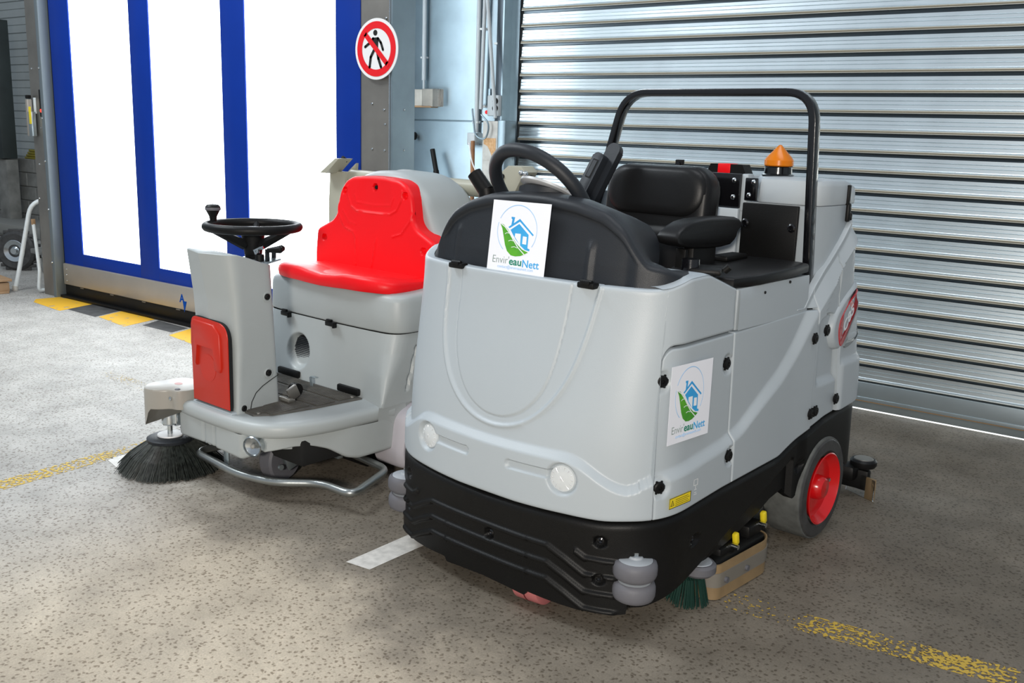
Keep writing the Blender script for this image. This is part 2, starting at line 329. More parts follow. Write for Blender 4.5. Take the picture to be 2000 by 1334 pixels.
for k in range(1, 27):
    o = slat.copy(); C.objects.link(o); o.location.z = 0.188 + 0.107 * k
bb = B().box((0.585, 5.505, 0.0995), (9.23, 0.035, 0.156), 0.006)
bb.box((0.585, 5.487, 0.075), (9.23, 0.008, 0.03), 0.002); bb.obj('bottom_bar', 'galv', wb)
B().box((0.585, 5.487, 0.068), (9.2, 0.012, 0.005)).obj('seam_line', mat('rust', (0.22, 0.13, 0.06), 0.8), wb, label='thin rusty seam along the bottom bar')
B().box((0.585, 5.54, 0.018), (9.23, 0.01, 0.030)).obj('daylight_gap', 'gap', wb, smooth=False, label='daylight slit under the shutter')
# guide rail and jamb on the left of the shutter
gr = B(); gr.prism([(0, 0), (0.075, 0), (0.075, 0.01), (0.012, 0.01), (0.012, 0.10), (0, 0.10)], (-4.12, 5.50, 0.0), (1, 0, 0), (0, -1, 0), -3.2)
g1 = struct(gr.obj('trim_1', 'steelb', smooth=False))
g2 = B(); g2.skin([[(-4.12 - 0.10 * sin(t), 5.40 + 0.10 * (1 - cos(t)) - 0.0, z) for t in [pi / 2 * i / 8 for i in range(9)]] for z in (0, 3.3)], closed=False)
struct(g2.obj('trim_2', mat('dark_steel', (0.16, 0.19, 0.22), 0.4, 0.8)))  # curved jamb sheet in a darker steel
struct(B().box((-5.0, 4.97, 1.65), (0.04, 1.0, 3.5)).obj('wall_light_block', 'steelb', smooth=False))  # hidden wall added to keep door pane light off the side wall
# blue-grey sheet wall with panels
wl = struct(B().box((-5.2, 5.50, 1.65), (2.0, 0.06, 3.5)).obj('wall_side', 'steelb', smooth=False))
for z0, z1 in ((0.0, 1.575), (1.58, 3.3)):
    B().box((-5.2, 5.462, (z0 + z1) / 2), (1.98, 0.012, z1 - z0 - 0.004), 0.003).obj('sheet_panel', 'steelb', wl)
# ------------------------------------------------------------------ high speed door with backlit panes
dr = thing('door_1', '', ''); 
for k in ('label', 'category'): del dr[k]
dr['kind'] = 'structure'
Yd = 4.30
cols = [(-7.92, -7.63), (-6.793, -6.545), (-5.703, -5.451), (-4.571, -4.356)]
def curtain(x0, x1, z0, z1, y=Yd, m='blue', nm='curtain_strip'):
    return B().box(((x0 + x1) / 2, y, (z0 + z1) / 2), (x1 - x0, 0.012, z1 - z0), 0.003).obj(nm, m, dr)
for a, b_ in cols: curtain(a, b_, 0.29, 3.3)
for (a, b_), (c_, d_) in zip(cols, cols[1:]):
    curtain(b_ - 0.005, c_ + 0.005, 0.29, 0.397, Yd)
    B().box(((b_ + c_) / 2, Yd + 0.012, 1.85), (c_ - b_ + 0.03, 0.006, 2.94)).obj('pane', 'pane', dr, smooth=False)
bx = B().box((-6.14, Yd - 0.012, 0.205), (3.56, 0.03, 0.18), 0.008).obj('kick_band', 'brushed', dr)
for xx in (-7.86,):
    for zz in (0.15, 0.2, 0.25): B().sphere((xx, Yd - 0.03, zz), 0.006, n=8).obj('rivet', 'chrome', bx)
sk = B().box((-6.14, Yd + 0.0, 0.065), (3.54, 0.03, 0.115), 0.004).obj('bottom_skirt', 'black', dr)
for k in range(8): B().box((-7.65 + 0.45 * k, Yd - 0.018, 0.108), (0.05, 0.008, 0.008), 0.002).obj('bolt', 'steel', sk)
B().box((-6.14, Yd - 0.03, 0.012), (3.6, 0.05, 0.024), 0.004).obj('sill_profile', 'black', dr)
text('A', 'lettering', 0.085, 'deepblue', bx, Matrix.Translation((-6.262, Yd - 0.0275, 0.175)) @ Matrix.Rotation(pi / 2, 4, 'X'), bold=0.003, shear=0.0)
B().prism([(0, 0), (0.05, 0.0), (0.018, -0.085)], (-6.225, Yd - 0.0275, 0.185), (1, 0, 0), (0, 0, 1), 0.001).obj('logo_mark', 'deepblue', bx, smooth=False)
# left door post
p1 = thing('door_post', 'tall brown-grey steel door post at the left of the blue door', 'post')
B().box((-8.09, 4.36, 1.65), (0.20, 0.24, 3.3), 0.004).obj('front_sheet', 'steel', p1, smooth=False)
B().box((-7.965, 4.29, 1.65), (0.05, 0.15, 3.3), 0.004).obj('edge_strip', mat('matte_zinc', (0.22, 0.26, 0.28), 0.5, 0.6), p1)
B().box((-7.93, 4.34, 1.65), (0.03, 0.08, 3.3), 0.003).obj('seal', 'black', p1)
for zz in (0.3, 0.75, 1.15, 1.5, 1.9): B().sphere((-7.975, 4.212, zz), 0.009, n=8).obj('screw', 'chrome', p1)
for xx, zz in ((-8.14, 1.9), (-8.05, 1.42), (-8.15, 1.38), (-8.12, 1.12), (-8.16, 0.83)): B().sphere((xx, 4.238, zz), 0.008, n=8).obj('screw', 'chrome', p1)
ctl = B().box((-8.015, 4.235, 1.62), (0.035, 0.02, 0.22), 0.003).obj('control_strip', 'black', p1); B().cyl((-8.0, 4.226, 1.56), (-8.0, 4.218, 1.56), 0.014).obj('indicator_light', 'led', ctl)
B().box((-8.125, 4.236, 1.60), (0.035, 0.006, 0.13), 0.001).obj('label_plate', 'white', p1, label='small white label plate')
sw = thing('limit_switch', 'slim metal safety sensor with a yellow label on the left door post', 'sensor', (-8.165, 4.205, 1.50))
B().box((0, 0, 0), (0.035, 0.04, 0.3), 0.004).obj('rail', 'brushed', sw); B().box((0.04, 0.0, -0.05), (0.055, 0.04, 0.2), 0.004).obj('housing', 'galv', sw)
B().box((0.055, -0.023, 0.02), (0.035, 0.004, 0.14), 0.001).obj('warning_label', 'yellow', sw); B().box((0, 0, 0.17), (0.03, 0.04, 0.03), 0.006).obj('end_cap', 'black', sw)
# right door post
p2 = thing('door_post', 'wide steel door post with the round pedestrian sign, right of the blue door', 'post')
B().box((-4.232, 4.385, 1.65), (0.262, 0.17, 3.3), 0.004).obj('front_sheet', 'steel', p2, smooth=False)
B().box((-4.088, 4.385, 1.65), (0.014, 0.20, 3.3), 0.003).obj('side_sheet', 'steelb', p2, smooth=False)
B().box((-4.1, 4.283, 1.65), (0.008, 0.008, 3.3), 0.002).obj('edge_strip', 'chrome', p2, smooth=False)
for xx, zz in ((-4.145, 2.14), (-4.26, 1.65), (-4.16, 1.615), (-4.26, 1.38), (-4.155, 1.375), (-4.15, 1.53)): B().sphere((xx, 4.297, zz), 0.008, (1, 0.6, 1), 8).obj('screw', 'chrome', p2)
for yy, zz in ((4.39, 1.62), (4.39, 1.38)): B().sphere((-4.08, yy, zz), 0.008, (0.6, 1, 1), 8).obj('screw', 'chrome', p2)
# round prohibition sign
sg = thing('prohibition_sign', 'round white sign with red ring and crossed-out walking figure on the door post', 'sign', (-4.197, 4.262, 1.965))
ry = Matrix.Rotation(pi / 2, 4, 'X')
B().cyl((0, 0.012, 0), (0, 0.008, 0), 0.176, n=64).obj('backing', 'signwhite', sg, smooth=False)
def annulus(r0, r1, y, t=0.001, n=72):
    b = B(); pts = [[(r * cos(a), yy, r * sin(a)) for a in [2 * pi * i / n for i in range(n)]] for r, yy in ((r0, y), (r1, y), (r1, y + t), (r0, y + t), (r0, y))]; b.skin(pts, cap=False); return b
annulus(0.118, 0.158, 0.006).obj('red_ring', 'signred', sg, smooth=False)
figp = thing  # readability
wk = B(); Y0 = 0.0068
def flat(b, poly, y=Y0, t=0.0008): b.prism(poly, (0, y, 0), (1, 0, 0), (0, 0, 1), t); return b
def limb(b, pts, wd, y=Y0):
    for (ax, az), (bx_, bz) in zip(pts, pts[1:]):
        d = Vector((bx_ - ax, bz - az)).normalized(); n = Vector((-d.y, d.x)) * wd
        flat(b, [(ax + n.x, az + n.y), (bx_ + n.x, bz + n.y), (bx_ - n.x, bz - n.y), (ax - n.x, az - n.y)], y)
        for q in ((ax, az), (bx_, bz)): b.cyl((q[0], y, q[1]), (q[0], y - 0.0008, q[1]), wd, n=14)
wk.cyl((-0.008, Y0, 0.093), (-0.008, Y0 - 0.0008, 0.093), 0.0165, n=24)
flat(wk, [(-0.03, 0.066), (0.018, 0.066), (0.014, -0.005), (-0.022, -0.005)])
limb(wk, [(-0.026, 0.060), (-0.055, 0.035), (-0.092, 0.014)], 0.008); limb(wk, [(0.014, 0.060), (0.038, 0.035), (0.055, -0.005)], 0.008)
limb(wk, [(-0.014, 0.0), (-0.045, -0.045), (-0.055, -0.103)], 0.009); limb(wk, [(0.004, 0.0), (0.018, -0.055), (0.040, -0.105)], 0.009)
wk.obj('walking_figure', 'signblack', sg, smooth=False)
br_ = B(); limb(br_, [(-0.092, 0.088), (0.092, -0.088)], 0.0155, 0.0052); br_.obj('red_bar', 'signred', sg, smooth=False)

# far left hall behind the door post
bw = struct(B().box((-18.7, 6.9, 0.47), (19.0, 0.2, 0.94)).obj('wall_back', 'mortar', smooth=False))
bl = None
for r in range(5):
    for c_ in range(24):
        x = -10.4 - 0.42 * c_ + (0.21 if r % 2 else 0)
        if bl is None:
            bl = B().box((0, 0, 0), (0.405, 0.05, 0.180), 0.006, seg=1).obj('block', 'block', bw); o = bl
        else: o = bl.copy(); C.objects.link(o)
        o.location = (x, 6.80 + random.uniform(-0.006, 0.006), 0.096 + 0.19 * r)
ub = struct(B().box((-18.7, 7.10, 3.45), (19.0, 0.1, 5.05)).obj('wall_upper', 'panelwall', smooth=False))
pp = None
for k in range(23):
    if pp is None: pp = B().prism([(0, 0), (0.03, 0.006), (0.03, 0.10), (0.018, 0.104), (0.03, 0.112), (0.03, 0.20), (0, 0.208)], (-28.2, 7.06, 0), (0, -1, 0), (0, 0, 1), -18.6).obj('wall_plank', 'panelwall', ub, smooth=False); o = pp
    else: o = pp.copy(); C.objects.link(o)
    o.location.z = 0.96 + 0.21 * k
struct(B().box((-28.2, -1.0, 3.0), (0.2, 16.0, 6.0)).obj('wall_left', 'panelwall', smooth=False))
st = thing('column', 'dark green-grey steel column at the far left edge', 'column', (-13.45, 6.55, 0)); B().box((0, 0, 1.85), (0.3, 0.2, 1.8), 0.01).obj('flange', mat('dark_green_steel', (0.03, 0.04, 0.04), 0.6, var=0.2), st); B().box((0, 0.03, 0.47), (0.26, 0.16, 0.94), 0.01).obj('web', 'block', st)
yb = thing('strap_bundle', 'flat yellow hoses stacked on the block wall ledge', 'hose', (-13.0, 6.86, 0.94))
for k in range(4): B().tube([(-0.5 + 0.04 * k, 0, 0.018 + 0.034 * k), (0, -0.02, 0.016 + 0.034 * k), (0.6 - 0.05 * k, 0, 0.018 + 0.034 * k)], 0.017, 8).obj('hose_layer', mat('dull_yellow', (0.30, 0.25, 0.02), 0.5), yb)
struct(B().box((-12.3, 6.45, 0.07), (5.4, 0.6, 0.14), 0.02).obj('trim_3', 'mortar'))
# trolley with wheel
tr = thing('trolley', 'low dark trolley with a knobbly pneumatic wheel behind the step stool', 'trolley', (-9.6, 4.75, 0))
B().lathe([(0.10, -0.05), (0.17, -0.055), (0.195, -0.03), (0.2, 0), (0.195, 0.03), (0.17, 0.055), (0.10, 0.05)], (-0.05, 0, 0.2), (0.55, -0.83, 0), 28).obj('tyre', 'tyreface', tr)
kn = B()
for k in range(22):
    a = 2 * pi * k / 22; ux = Vector((0.83, 0.55, 0)); p = Vector((-0.05, 0, 0.2)) + ux * 0.2 * cos(a) + Vector((0, 0, 0.2 * sin(a)))
    kn.box(p, (0.03, 0.09, 0.03), 0.004, Matrix.Rotation(rad(-34), 3, 'Z'))
kn.obj('tread', 'tyreface', tr)
B().lathe([(0.02, 0.03), (0.10, 0.052), (0.11, 0.06), (0.105, 0.065), (0.05, 0.045), (0.03, 0.075)], (-0.05, 0, 0.2), (0.55, -0.83, 0), 24).obj('rim', 'chrome', tr)
B().box((0.55, 0.25, 0.22), (0.7, 0.5, 0.05), 0.01).obj('deck', 'block', tr); B().box((0.45, 0.25, 0.38), (0.35, 0.4, 0.26), 0.05).obj('motor_box', 'steel', tr); B().box((0.5, 0.1, 0.08), (0.5, 0.06, 0.16), 0.02).obj('axle_beam', 'block', tr)
# step stool
ss = thing('step_stool', 'folded white tubular step stool leaning by the left door post', 'stool', (-8.3, 4.2, 0))
B().tube(fillet([(-0.20, -0.06, 0.02), (-0.17, -0.04, 0.14), (-0.03, 0.05, 0.80), (0.10, 0.34, 0.815)], 0.12, 6), 0.019, 12).obj('front_frame', 'white', ss)
B().tube(fillet([(0.02, 0.03, 0.60), (0.07, 0.03, 0.2), (0.05, 0.02, 0.025), (0.08, 0.34, 0.02)], 0.03, 4), 0.015, 10).obj('rear_frame', 'white', ss)
B().cyl((-0.203, -0.062, 0.0), (-0.198, -0.058, 0.045), 0.023).obj('rubber_foot', 'boxp', ss); B().box((0.02, 0.03, 0.62), (0.025, 0.03, 0.05), 0.004).obj('end_plug', 'wood2', ss)
# pallet
pl = thing('pallet', 'corner of a wooden pallet at the left edge', 'pallet', (-8.82, 3.84, 0), rad(-8))
for yy in (-0.25, 0.0, 0.22): B().box((0, yy, 0.115), (0.8, 0.12, 0.022), 0.003).obj('board', 'wood2', pl)
for yy in (-0.22, 0.2): B().box((0.33, yy, 0.055), (0.11, 0.12, 0.08), 0.004).obj('support_block', 'wood2', pl); B().box((0, yy, 0.009), (0.8, 0.1, 0.018), 0.003).obj('bottom_board', 'wood2', pl)

# ------------------------------------------------------------------ wall fittings between door and shutter
def conduit(pts, r, label, clips, group=None):
    t = thing('cable_conduit', label, 'pipe', (0, 0, 0))
    B().tube(pts, r, 12).obj('tube', 'conduit', t)
    for x, z in clips:
        B().box((x, 5.435, z), (0.05, 0.035, 0.014), 0.003).obj('clip', 'white', t)
    return t
conduit([(-4.845, 5.42, 3.3), (-4.845, 5.42, 1.86)], 0.016, 'pale cable conduit running down into the small emergency light', [(-4.855, 2.02)])
conduit([(-4.352, 5.43, 3.3), (-4.352, 5.43, 1.50)], 0.016, 'straight pale conduit ending at the junction box', [(-4.36, 1.57), (-4.36, 2.9)])
conduit([(-4.27, 5.41, 3.3), (-4.30, 5.41, 1.66)], 0.014, 'pale conduit ending beside the switch box, nearest the long conduit', [(-4.31, 2.2), (-4.3, 1.68)])
conduit([(-4.26, 5.36, 2.9), (-4.225, 5.36, 2.38), (-4.10, 5.32, 1.60)], 0.013, 'slanted pale conduit passing right of the switch box', [(-4.18, 2.1)])
el = thing('emergency_light', 'small pale rectangular emergency light under its conduit', 'lamp', (-4.84, 5.42, 1.735))
B().box((0.02, -0.005, 0), (0.20, 0.07, 0.12), 0.008).obj('housing', 'boxp', el); B().box((0.10, -0.02, 0), (0.16, 0.06, 0.125), 0.006).obj('clear_cover', 'clear', el); B().box((0.0, -0.005, -0.063), (0.21, 0.08, 0.012), 0.004).obj('base_strip', 'wood2', el); B().cyl((-0.005, 0, 0.06), (-0.005, 0, 0.14), 0.009).obj('gland', 'conduit', el)
jb = thing('junction_box', 'grey junction box with its lid hanging open above the wooden handle', 'box', (-4.37, 5.42, 1.455))
B().box((0, 0, 0), (0.07, 0.06, 0.085), 0.006).obj('housing', 'conduit', jb); B().box((0.085, -0.02, 0.005), (0.10, 0.008, 0.075), 0.003, Matrix.Rotation(rad(12), 3, 'Y') @ Matrix.Rotation(rad(-20), 3, 'Z')).obj('open_lid', 'galv', jb)
sb = thing('switch_box', 'light grey switch box with two round push buttons', 'switch', (-4.165, 5.40, 1.685))
B().box((0, 0, 0), (0.10, 0.06, 0.14), 0.008).obj('housing', 'conduit', sb)
for zz, s_ in ((0.03, '1'), (-0.018, 'o')):
    bt = B().lathe([(0.021, 0), (0.021, 0.012), (0.017, 0.016), (0.016, 0.012)], (0.025, -0.03, zz), (0, -1, 0), 20).obj('button', 'black', sb)
    text('0', 'button_mark', 0.022, 'ink_white', bt, Matrix.Translation((0.0185, -0.0465, zz - 0.008)) @ Matrix.Rotation(pi / 2, 4, 'X'))
kd = thing('key_dongle', 'narrow labelled strip with red knob left of the switch box', 'strip', (-4.235, 5.425, 1.72))
B().box((0, 0, 0.0), (0.022, 0.02, 0.16), 0.003).obj('strip_body', 'steelb', kd); B().cyl((0, -0.01, -0.08), (0, -0.035, -0.08), 0.013).obj('red_knob', 'red', kd)
cb = thing('loop_cable', 'grey cable loop hanging under the switch box', 'cable', (0, 0, 0)); B().tube(fillet([(-4.20, 5.29, 1.62), (-4.12, 5.285, 1.56), (-4.15, 5.285, 1.45), (-4.25, 5.29, 1.47), (-4.28, 5.29, 1.66)], 0.06, 6), 0.006, 8).obj('cord', 'steelb', cb)
cb = thing('white_cable', 'thin white cable hanging from the open junction box lid', 'cable', (0, 0, 0)); B().tube(fillet([(-4.30, 5.29, 1.43), (-4.27, 5.285, 1.28), (-4.16, 5.28, 1.17), (-4.0, 5.28, 1.08), (-3.98, 5.28, 0.01)], 0.08, 6), 0.005, 8).obj('cord', 'signwhite', cb)
hd = thing('shovel', 'leaning shovel handle with a black grip against the sheet wall', 'tool', (0, 0, 0))
B().cyl((-4.70, 5.36, 1.37), (-4.645, 5.34, 1.22), 0.018).obj('grip', 'black', hd); B().cyl((-4.645, 5.34, 1.22), (-4.635, 5.335, 1.19), 0.021).obj('collar', 'black', hd); B().cyl((-4.64, 5.337, 1.20), (-4.38, 5.20, 0.20), 0.015).obj('handle', 'wood', hd); B().box((-4.36, 5.20, 0.11), (0.16, 0.02, 0.22), 0.008).obj('blade', 'steel', hd)
hd = thing('wooden_pole', 'plain brown wooden pole leaning below the junction box', 'pole', (0, 0, 0))
B().cyl((-4.325, 5.36, 1.44), (-4.13, 5.14, 0.0), 0.015).obj('shaft', 'wood', hd)
hk = thing('wall_hook', 'small black rubber hook beside the sheet wall edge', 'hook', (-4.93, 5.42, 1.46)); B().sphere((0, 0, 0), 0.03, (0.7, 0.8, 1)).obj('hook_body', 'black', hk); B().cyl((0, 0.03, 0), (0, -0.03, 0.0), 0.012).obj('bolt', 'steel', hk)
pb = thing('steel_upright', 'short cream steel upright with a torn sticker beside the shutter', 'post', (-4.105, 5.36, 0))
B().box((-0.03, 0, 0.79), (0.13, 0.10, 1.58), 0.004).obj('upright_face', 'cream', pb); B().box((0.075, 0.0, 0.79), (0.065, 0.12, 1.59), 0.004).obj('upright_side', 'steelb', pb)
stt = B().prism([(0, 0), (0.105, 0), (0.105, 0.15), (0, 0.15)], (-0.083, -0.0505, 1.315), (1, 0, 0), (0, 0, 1), 0.001).obj('torn_sticker', 'osb', pb, smooth=False)
B().prism([(0, 0), (0.085, 0), (0.06, 0.06), (0.035, 0.095), (0, 0.11)], (-0.083, -0.0520, 1.315), (1, 0, 0), (0, 0, 1), 0.001).obj('sticker_backing', 'cream', stt, smooth=False)
#MACHINES
M['lampglass'] = mat('headlamp_lens', (0.62, 0.66, 0.68), 0.12, 0.0, coat=0.6); M['chromewhite'] = mat('satin_silver', (0.78, 0.80, 0.82), 0.3, 0.4); M['rollerhub'] = mat('roller_hub', (0.36, 0.39, 0.42), 0.4)
STC, STN, STR = (-.06, .25, 1.30), (.13, 1.25, .97), .19
SBY = .53
ARX, ARY, ARZ = .30, 0.0, 0.0; M['badgered'] = mat('badge_red', (.42, .012, .018), .35)
BCP = (.305, 1.22, 1.374)
ROPS = [(.512, 1.12, .90), (.508, 1.10, 1.15), (.478, 1.10, 1.677), (-.325, 1.10, 1.677), (-.50, 1.10, 1.05), (-.52, 1.10, .92)]
WX, WY = .605, 1.215
FWC = (.15, .050, .088)
SQR = (.545, .395, .132)
RSQ = (.545, 1.80)
SH1, SH1X, SH1Y = (-.134, .074, 1.060), (1, 0, 0.004), (.009, .028, .229)
# ================================================================== large ride-on scrubber
SR = thing('ride_on_scrubber', 'large grey ride-on floor scrubber with black skirt, roll bar and house logo sheets', 'floor scrubber', (-1.79, 2.38, 0), rad(-4.5))
def plan_table():
    pts = []; n = 2.8; wd = 0.55; D = 0.30; y0 = -0.03
    for i in range(161):
        a = pi / 2 * i / 160; pts.append((wd * sin(a) ** (2 / n), y0 + D * (1 - cos(a) ** (2 / n))))
    for i in range(1, 41): t = i / 40; pts.append((wd + 0.012 * t, 0.27 + 1.13 * t))
    for i in range(1, 61):
        a = pi / 2 * i / 60; n2 = 3.2; pts.append((0.562 * cos(a) ** (2 / n2), 1.40 + 0.20 * sin(a) ** (2 / n2)))
    S = [0.0]
    for p, q in zip(pts, pts[1:]): S.append(S[-1] + math.hypot(q[0] - p[0], q[1] - p[1]))
    return pts, S
PT_, PS_ = plan_table(); SMAX = PS_[-1]
import bisect
def plan0(S):
    sg_ = -1 if S < 0 else 1; a = min(abs(S), SMAX - 1e-6); i = max(1, min(bisect.bisect_left(PS_, a), len(PS_) - 1))
    t = (a - PS_[i - 1]) / max(1e-9, PS_[i] - PS_[i - 1]); p, q = PT_[i - 1], PT_[i]
    return sg_ * (p[0] + (q[0] - p[0]) * t), p[1] + (q[1] - p[1]) * t
def Sy(y):   # arc length on the right side at depth y
    for i in range(1, len(PT_)):
        if PT_[i][1] >= y: return PS_[i - 1] + (PS_[i] - PS_[i - 1]) * (y - PT_[i - 1][1]) / max(1e-9, PT_[i][1] - PT_[i - 1][1])
    return PS_[-1]
def planw(S, z):
    x, y = plan0(S); l = 0.085 * sm(z, 0.5, 1.12) if z < 1.12 else 0.085 + 0.09 * (z - 1.12)
    if y < 0.27: y = 0.27 - (0.27 - y) * (0.30 - l) / 0.30
    if y > 1.2: y = 1.2 + (y - 1.2) * (0.40 - 0.13 * sm(z, 0.55, 1.25)) / 0.40
    return x * (1.0 + 0.03 * (0.6 - min(z, 1.0)) / 0.4 * 0.5), y
def body(S, z, off=0.0):
    x, y = planw(S, z); e = 0.012; xa, ya = planw(S - e, z); xb, yb = planw(S + e, z)
    if abs(S) < e: tx, ty = 1, 0
    else: tx, ty = xb - xa, yb - ya
    l = math.hypot(tx, ty) or 1; nx, ny = ty / l, -tx / l
    return Vector((x + nx * off, y + ny * off, z))
SA, SB, SC, SD, SE_ = Sy(0.115), Sy(0.515), Sy(1.085), Sy(1.285), Sy(1.60)
SWG = [(0, .548), (.30, .556), (.345, .545), (.40, .508), (.46, .478), (.52, .476), (Sy(.06), .498), (Sy(.115), .512), (Sy(.3), .532), (Sy(.47), .552), (Sy(.57), .578), (Sy(.70), .650), (Sy(.84), .725), (Sy(.94), .805), (Sy(1.06), .935), (Sy(1.18), 1.035), (Sy(1.35), 1.125), (Sy(1.45), 1.19), (SMAX, 1.24)]
def swz(S): return smooth_lerp(abs(S), SWG, 0.03)
Uo = [(-.33, 1.12), (-.305, 1.06), (-.30, .88), (-.262, .76), (-.20, .67), (-.11, .603), (0, .580), (.11, .603), (.20, .67), (.262, .76), (.30, .88), (.335, 1.06), (.35, 1.12)]
Ui = [(-.238, 1.12), (-.238, 1.05), (-.232, .85), (-.19, .73), (-.13, .655), (-.06, .618), (0, .610), (.06, .618), (.13, .655), (.19, .73), (.218, .85), (.235, 1.05), (.24, 1.12)]
def soft(P):
    for _ in range(2):
        Q = [P[0]]
        for a, c in zip(P, P[1:]): Q += [(a[0] * .75 + c[0] * .25, a[1] * .75 + c[1] * .25), (a[0] * .25 + c[0] * .75, a[1] * .25 + c[1] * .75)]
        P = Q + [P[-1]]
    return P
Uo = soft(Uo); Ui = soft(Ui)
def segd(px, pz, pl):
    best = 9
    for (ax, az), (bx_, bz) in zip(pl, pl[1:]):
        dx, dz = bx_ - ax, bz - az; t = max(0, min(1, ((px - ax) * dx + (pz - az) * dz) / (dx * dx + dz * dz))); d = math.hypot(px - ax - t * dx, pz - az - t * dz)
        if d < best: best = d
    return best
def inside(px, pz, pl):
    c = False; n = len(pl)
    for i in range(n):
        (x1, z1), (x2, z2) = pl[i], pl[(i + 1) % n]
        if (z1 > pz) != (z2 > pz) and px < (x2 - x1) * (pz - z1) / (z2 - z1) + x1: c = not c
    return c
def disp(S, z):
    d = 0.0; s = swz(S); wd_ = 0.026 + 0.034 * sm(abs(S), SB, SC + .1); k = max(0.0, min(1.0, (s + .004 - z) / wd_)); d += (0.022 + 0.010 * sm(abs(S), SC - .2, SC + .1)) * k
    if abs(S) < 0.46 and z > 0.56:
        do = segd(S, z, Uo); fade = 1.0 if S < 0.15 else max(0.0, 1 - (0.8 - z) * 0) 
        d += 0.0055 * (1 - sm(do, 0.001, 0.010)) * (1 if (S < .12) else sm(z, .55, .72) * 0.8 + 0.2)
        ino = inside(S, z, Uo)
        if ino: d -= 0.0035 * sm(do, 0.0, 0.012)
        di = segd(S, z, Ui)
        if inside(S, z, Ui): d += 0.0035 * sm(di, 0.001, 0.006)
        d -= 0.0015 * (1 - sm(di, 0.0, 0.004))
    if abs(S) < 0.40 and z < 0.56:
        q = math.hypot(abs(S) - 0.288, z - 0.477); d -= 0.016 * (1 - sm(q, 0.042, 0.054))
        if 0.08 < abs(S) < 0.30:
            sl = segd(abs(S), z, [(.095, .480), (.26, .484)]); d -= 0.010 * (1 - sm(sl, 0.010, 0.017)) * (0.35 + 0.65 * sm(0.480 - z + .006, -0.012, 0.0) if False else 1)
    return d
def edge_round(e, r): return 0.0 if e >= r else r * (1 - math.sqrt(max(0, 1 - (1 - e / r) ** 2)))
def panel(name, S0, S1, zb, zt, m, n=40, nv=40, off=0.0, r=0.005, parent=None, extra=None, mirror=False, label=None, us=None, nodisp=False):
    us = us or samples(S0, S1, n); vs = samples(0, 1, nv, (0.0, 0.003, 0.008, 0.016))
    b = B()
    def P(u, v, inner=0.0):
        za, zb_ = zb(u), zt(u); z = za + (zb_ - za) * v; e = min(u - S0, S1 - u, z - za, zb_ - z)
        d = off - edge_round(max(e, 0), r) - inner + (0 if nodisp else disp(u, z)) + (extra(u, z) if extra else 0); return body(u, z, d)
    b.grid(lambda u, v: P(u, v), us, vs)
    # returned edges, 18 mm deep
    dp = (0.0, 0.022)
    b.grid(lambda u, k: P(u, 0, k), us, dp); b.grid(lambda u, k: P(u, 1, k), us, dp); b.grid(lambda v, k: P(S0, v, k), vs, dp); b.grid(lambda v, k: P(S1, v, k), vs, dp)
    bmesh.ops.remove_doubles(b.bm, verts=b.bm.verts, dist=1e-5)
    if mirror: bmesh.ops.transform(b.bm, matrix=Matrix.Diagonal((-1, 1, 1, 1)), verts=b.bm.verts)
    return b.obj(name, m, parent or SR, ang=50, label=label)
# skirt top height along the outline
def sktop(S):
    a = abs(S); return smooth_lerp(a, [(0, .352), (.30, .362), (.42, .362), (Sy(.06), .368), (Sy(.13), .372), (Sy(.45), .393), (Sy(.85), .405), (Sy(.97), .440), (Sy(1.2), .484), (Sy(1.5), .505), (SMAX, .51)], .02)
TOP = [(0, 1.066), (.50, 1.067), (Sy(.12), 1.072), (Sy(.22), 1.098), (Sy(.34), 1.102), (Sy(.42), 1.075), (SB, 1.042)]
def shtop(S): return smooth_lerp(abs(S), TOP, 0.015)
SEAMZ = 0.897
G = 0.0022
def door_top(S):   # seam above the side door with its rounded front corner
    t = S - SA; return SEAMZ + 0.006 * (S - SA) / (SB - SA) - 0.05 * (1 - math.sqrt(max(0, 1 - (1 - min(t, .05) / .05) ** 2)))
# front shell: wraps the front, narrow flange along the door top
us = samples(-SB, -SA, 16, (0, .002, .006)) + [-SA + (2 * SA) * i / 270 for i in range(1, 270)] + [SA - G, SA - G + 0.0005] + samples(SA, SB - G, 34, (0.004, 0.01, 0.02, 0.03))
def zbf(S): return (max(sktop(S) + 0.004, 0.36)) if S <= SA - G + 1e-5 else door_top(max(S, SA)) + 0.004
panel('front_shell', -SB, SB - G, zbf, shtop, 'grey', nv=190, us=us, r=0.010)
# inner dark liner so that seams read as joints
b = B(); b.grid(lambda u, v: body(u, 0.30 + v * (0.66 if abs(u) > SB else 0.70), -0.028), [-SMAX + 2 * SMAX * i / 120 for i in range(121)], [i / 6 for i in range(7)]); b.obj('liner', 'darkgap', SR)
door_ = panel('side_door', SA + G, SB - G, lambda S: sktop(S) + 0.006, lambda S: door_top(S) - 0.004, 'grey', n=60, nv=70,
      extra=lambda S, z: -0.011 * sum(1 - sm(math.hypot((S - a) * 1.0, z - c), 0.026, 0.034) for a, c in ((SA + .012, .797), (SA + .018, .478), (SB - .030, .802), (SB - .020, .497))))
def knob(S, z, parent, m='black', off=-0.004, r=0.0185):
    p = body(S, z, disp(S, z) + off); q = body(S, z, disp(S, z) + off + 1); n = (q - p).normalized()
    b = B().lathe([(r * 0.8, 0), (r, 0.004), (r, 0.010), (r * 0.8, 0.013), (r * .35, 0.0135), (r * .3, 0.009), (0.001, 0.009)], p, n, 18)
    u = n.cross(Vector((0, 0, 1))).normalized()
    for k in range(6):
        a = 2 * pi * k / 6; b.box(p + (u * cos(a) + Vector((0, 0, 1)) * sin(a)) * r * 0.92 + n * 0.006, (0.006, 0.006, 0.012), 0.001, seg=1)
    return b.obj('quarter_turn_knob', m, parent)
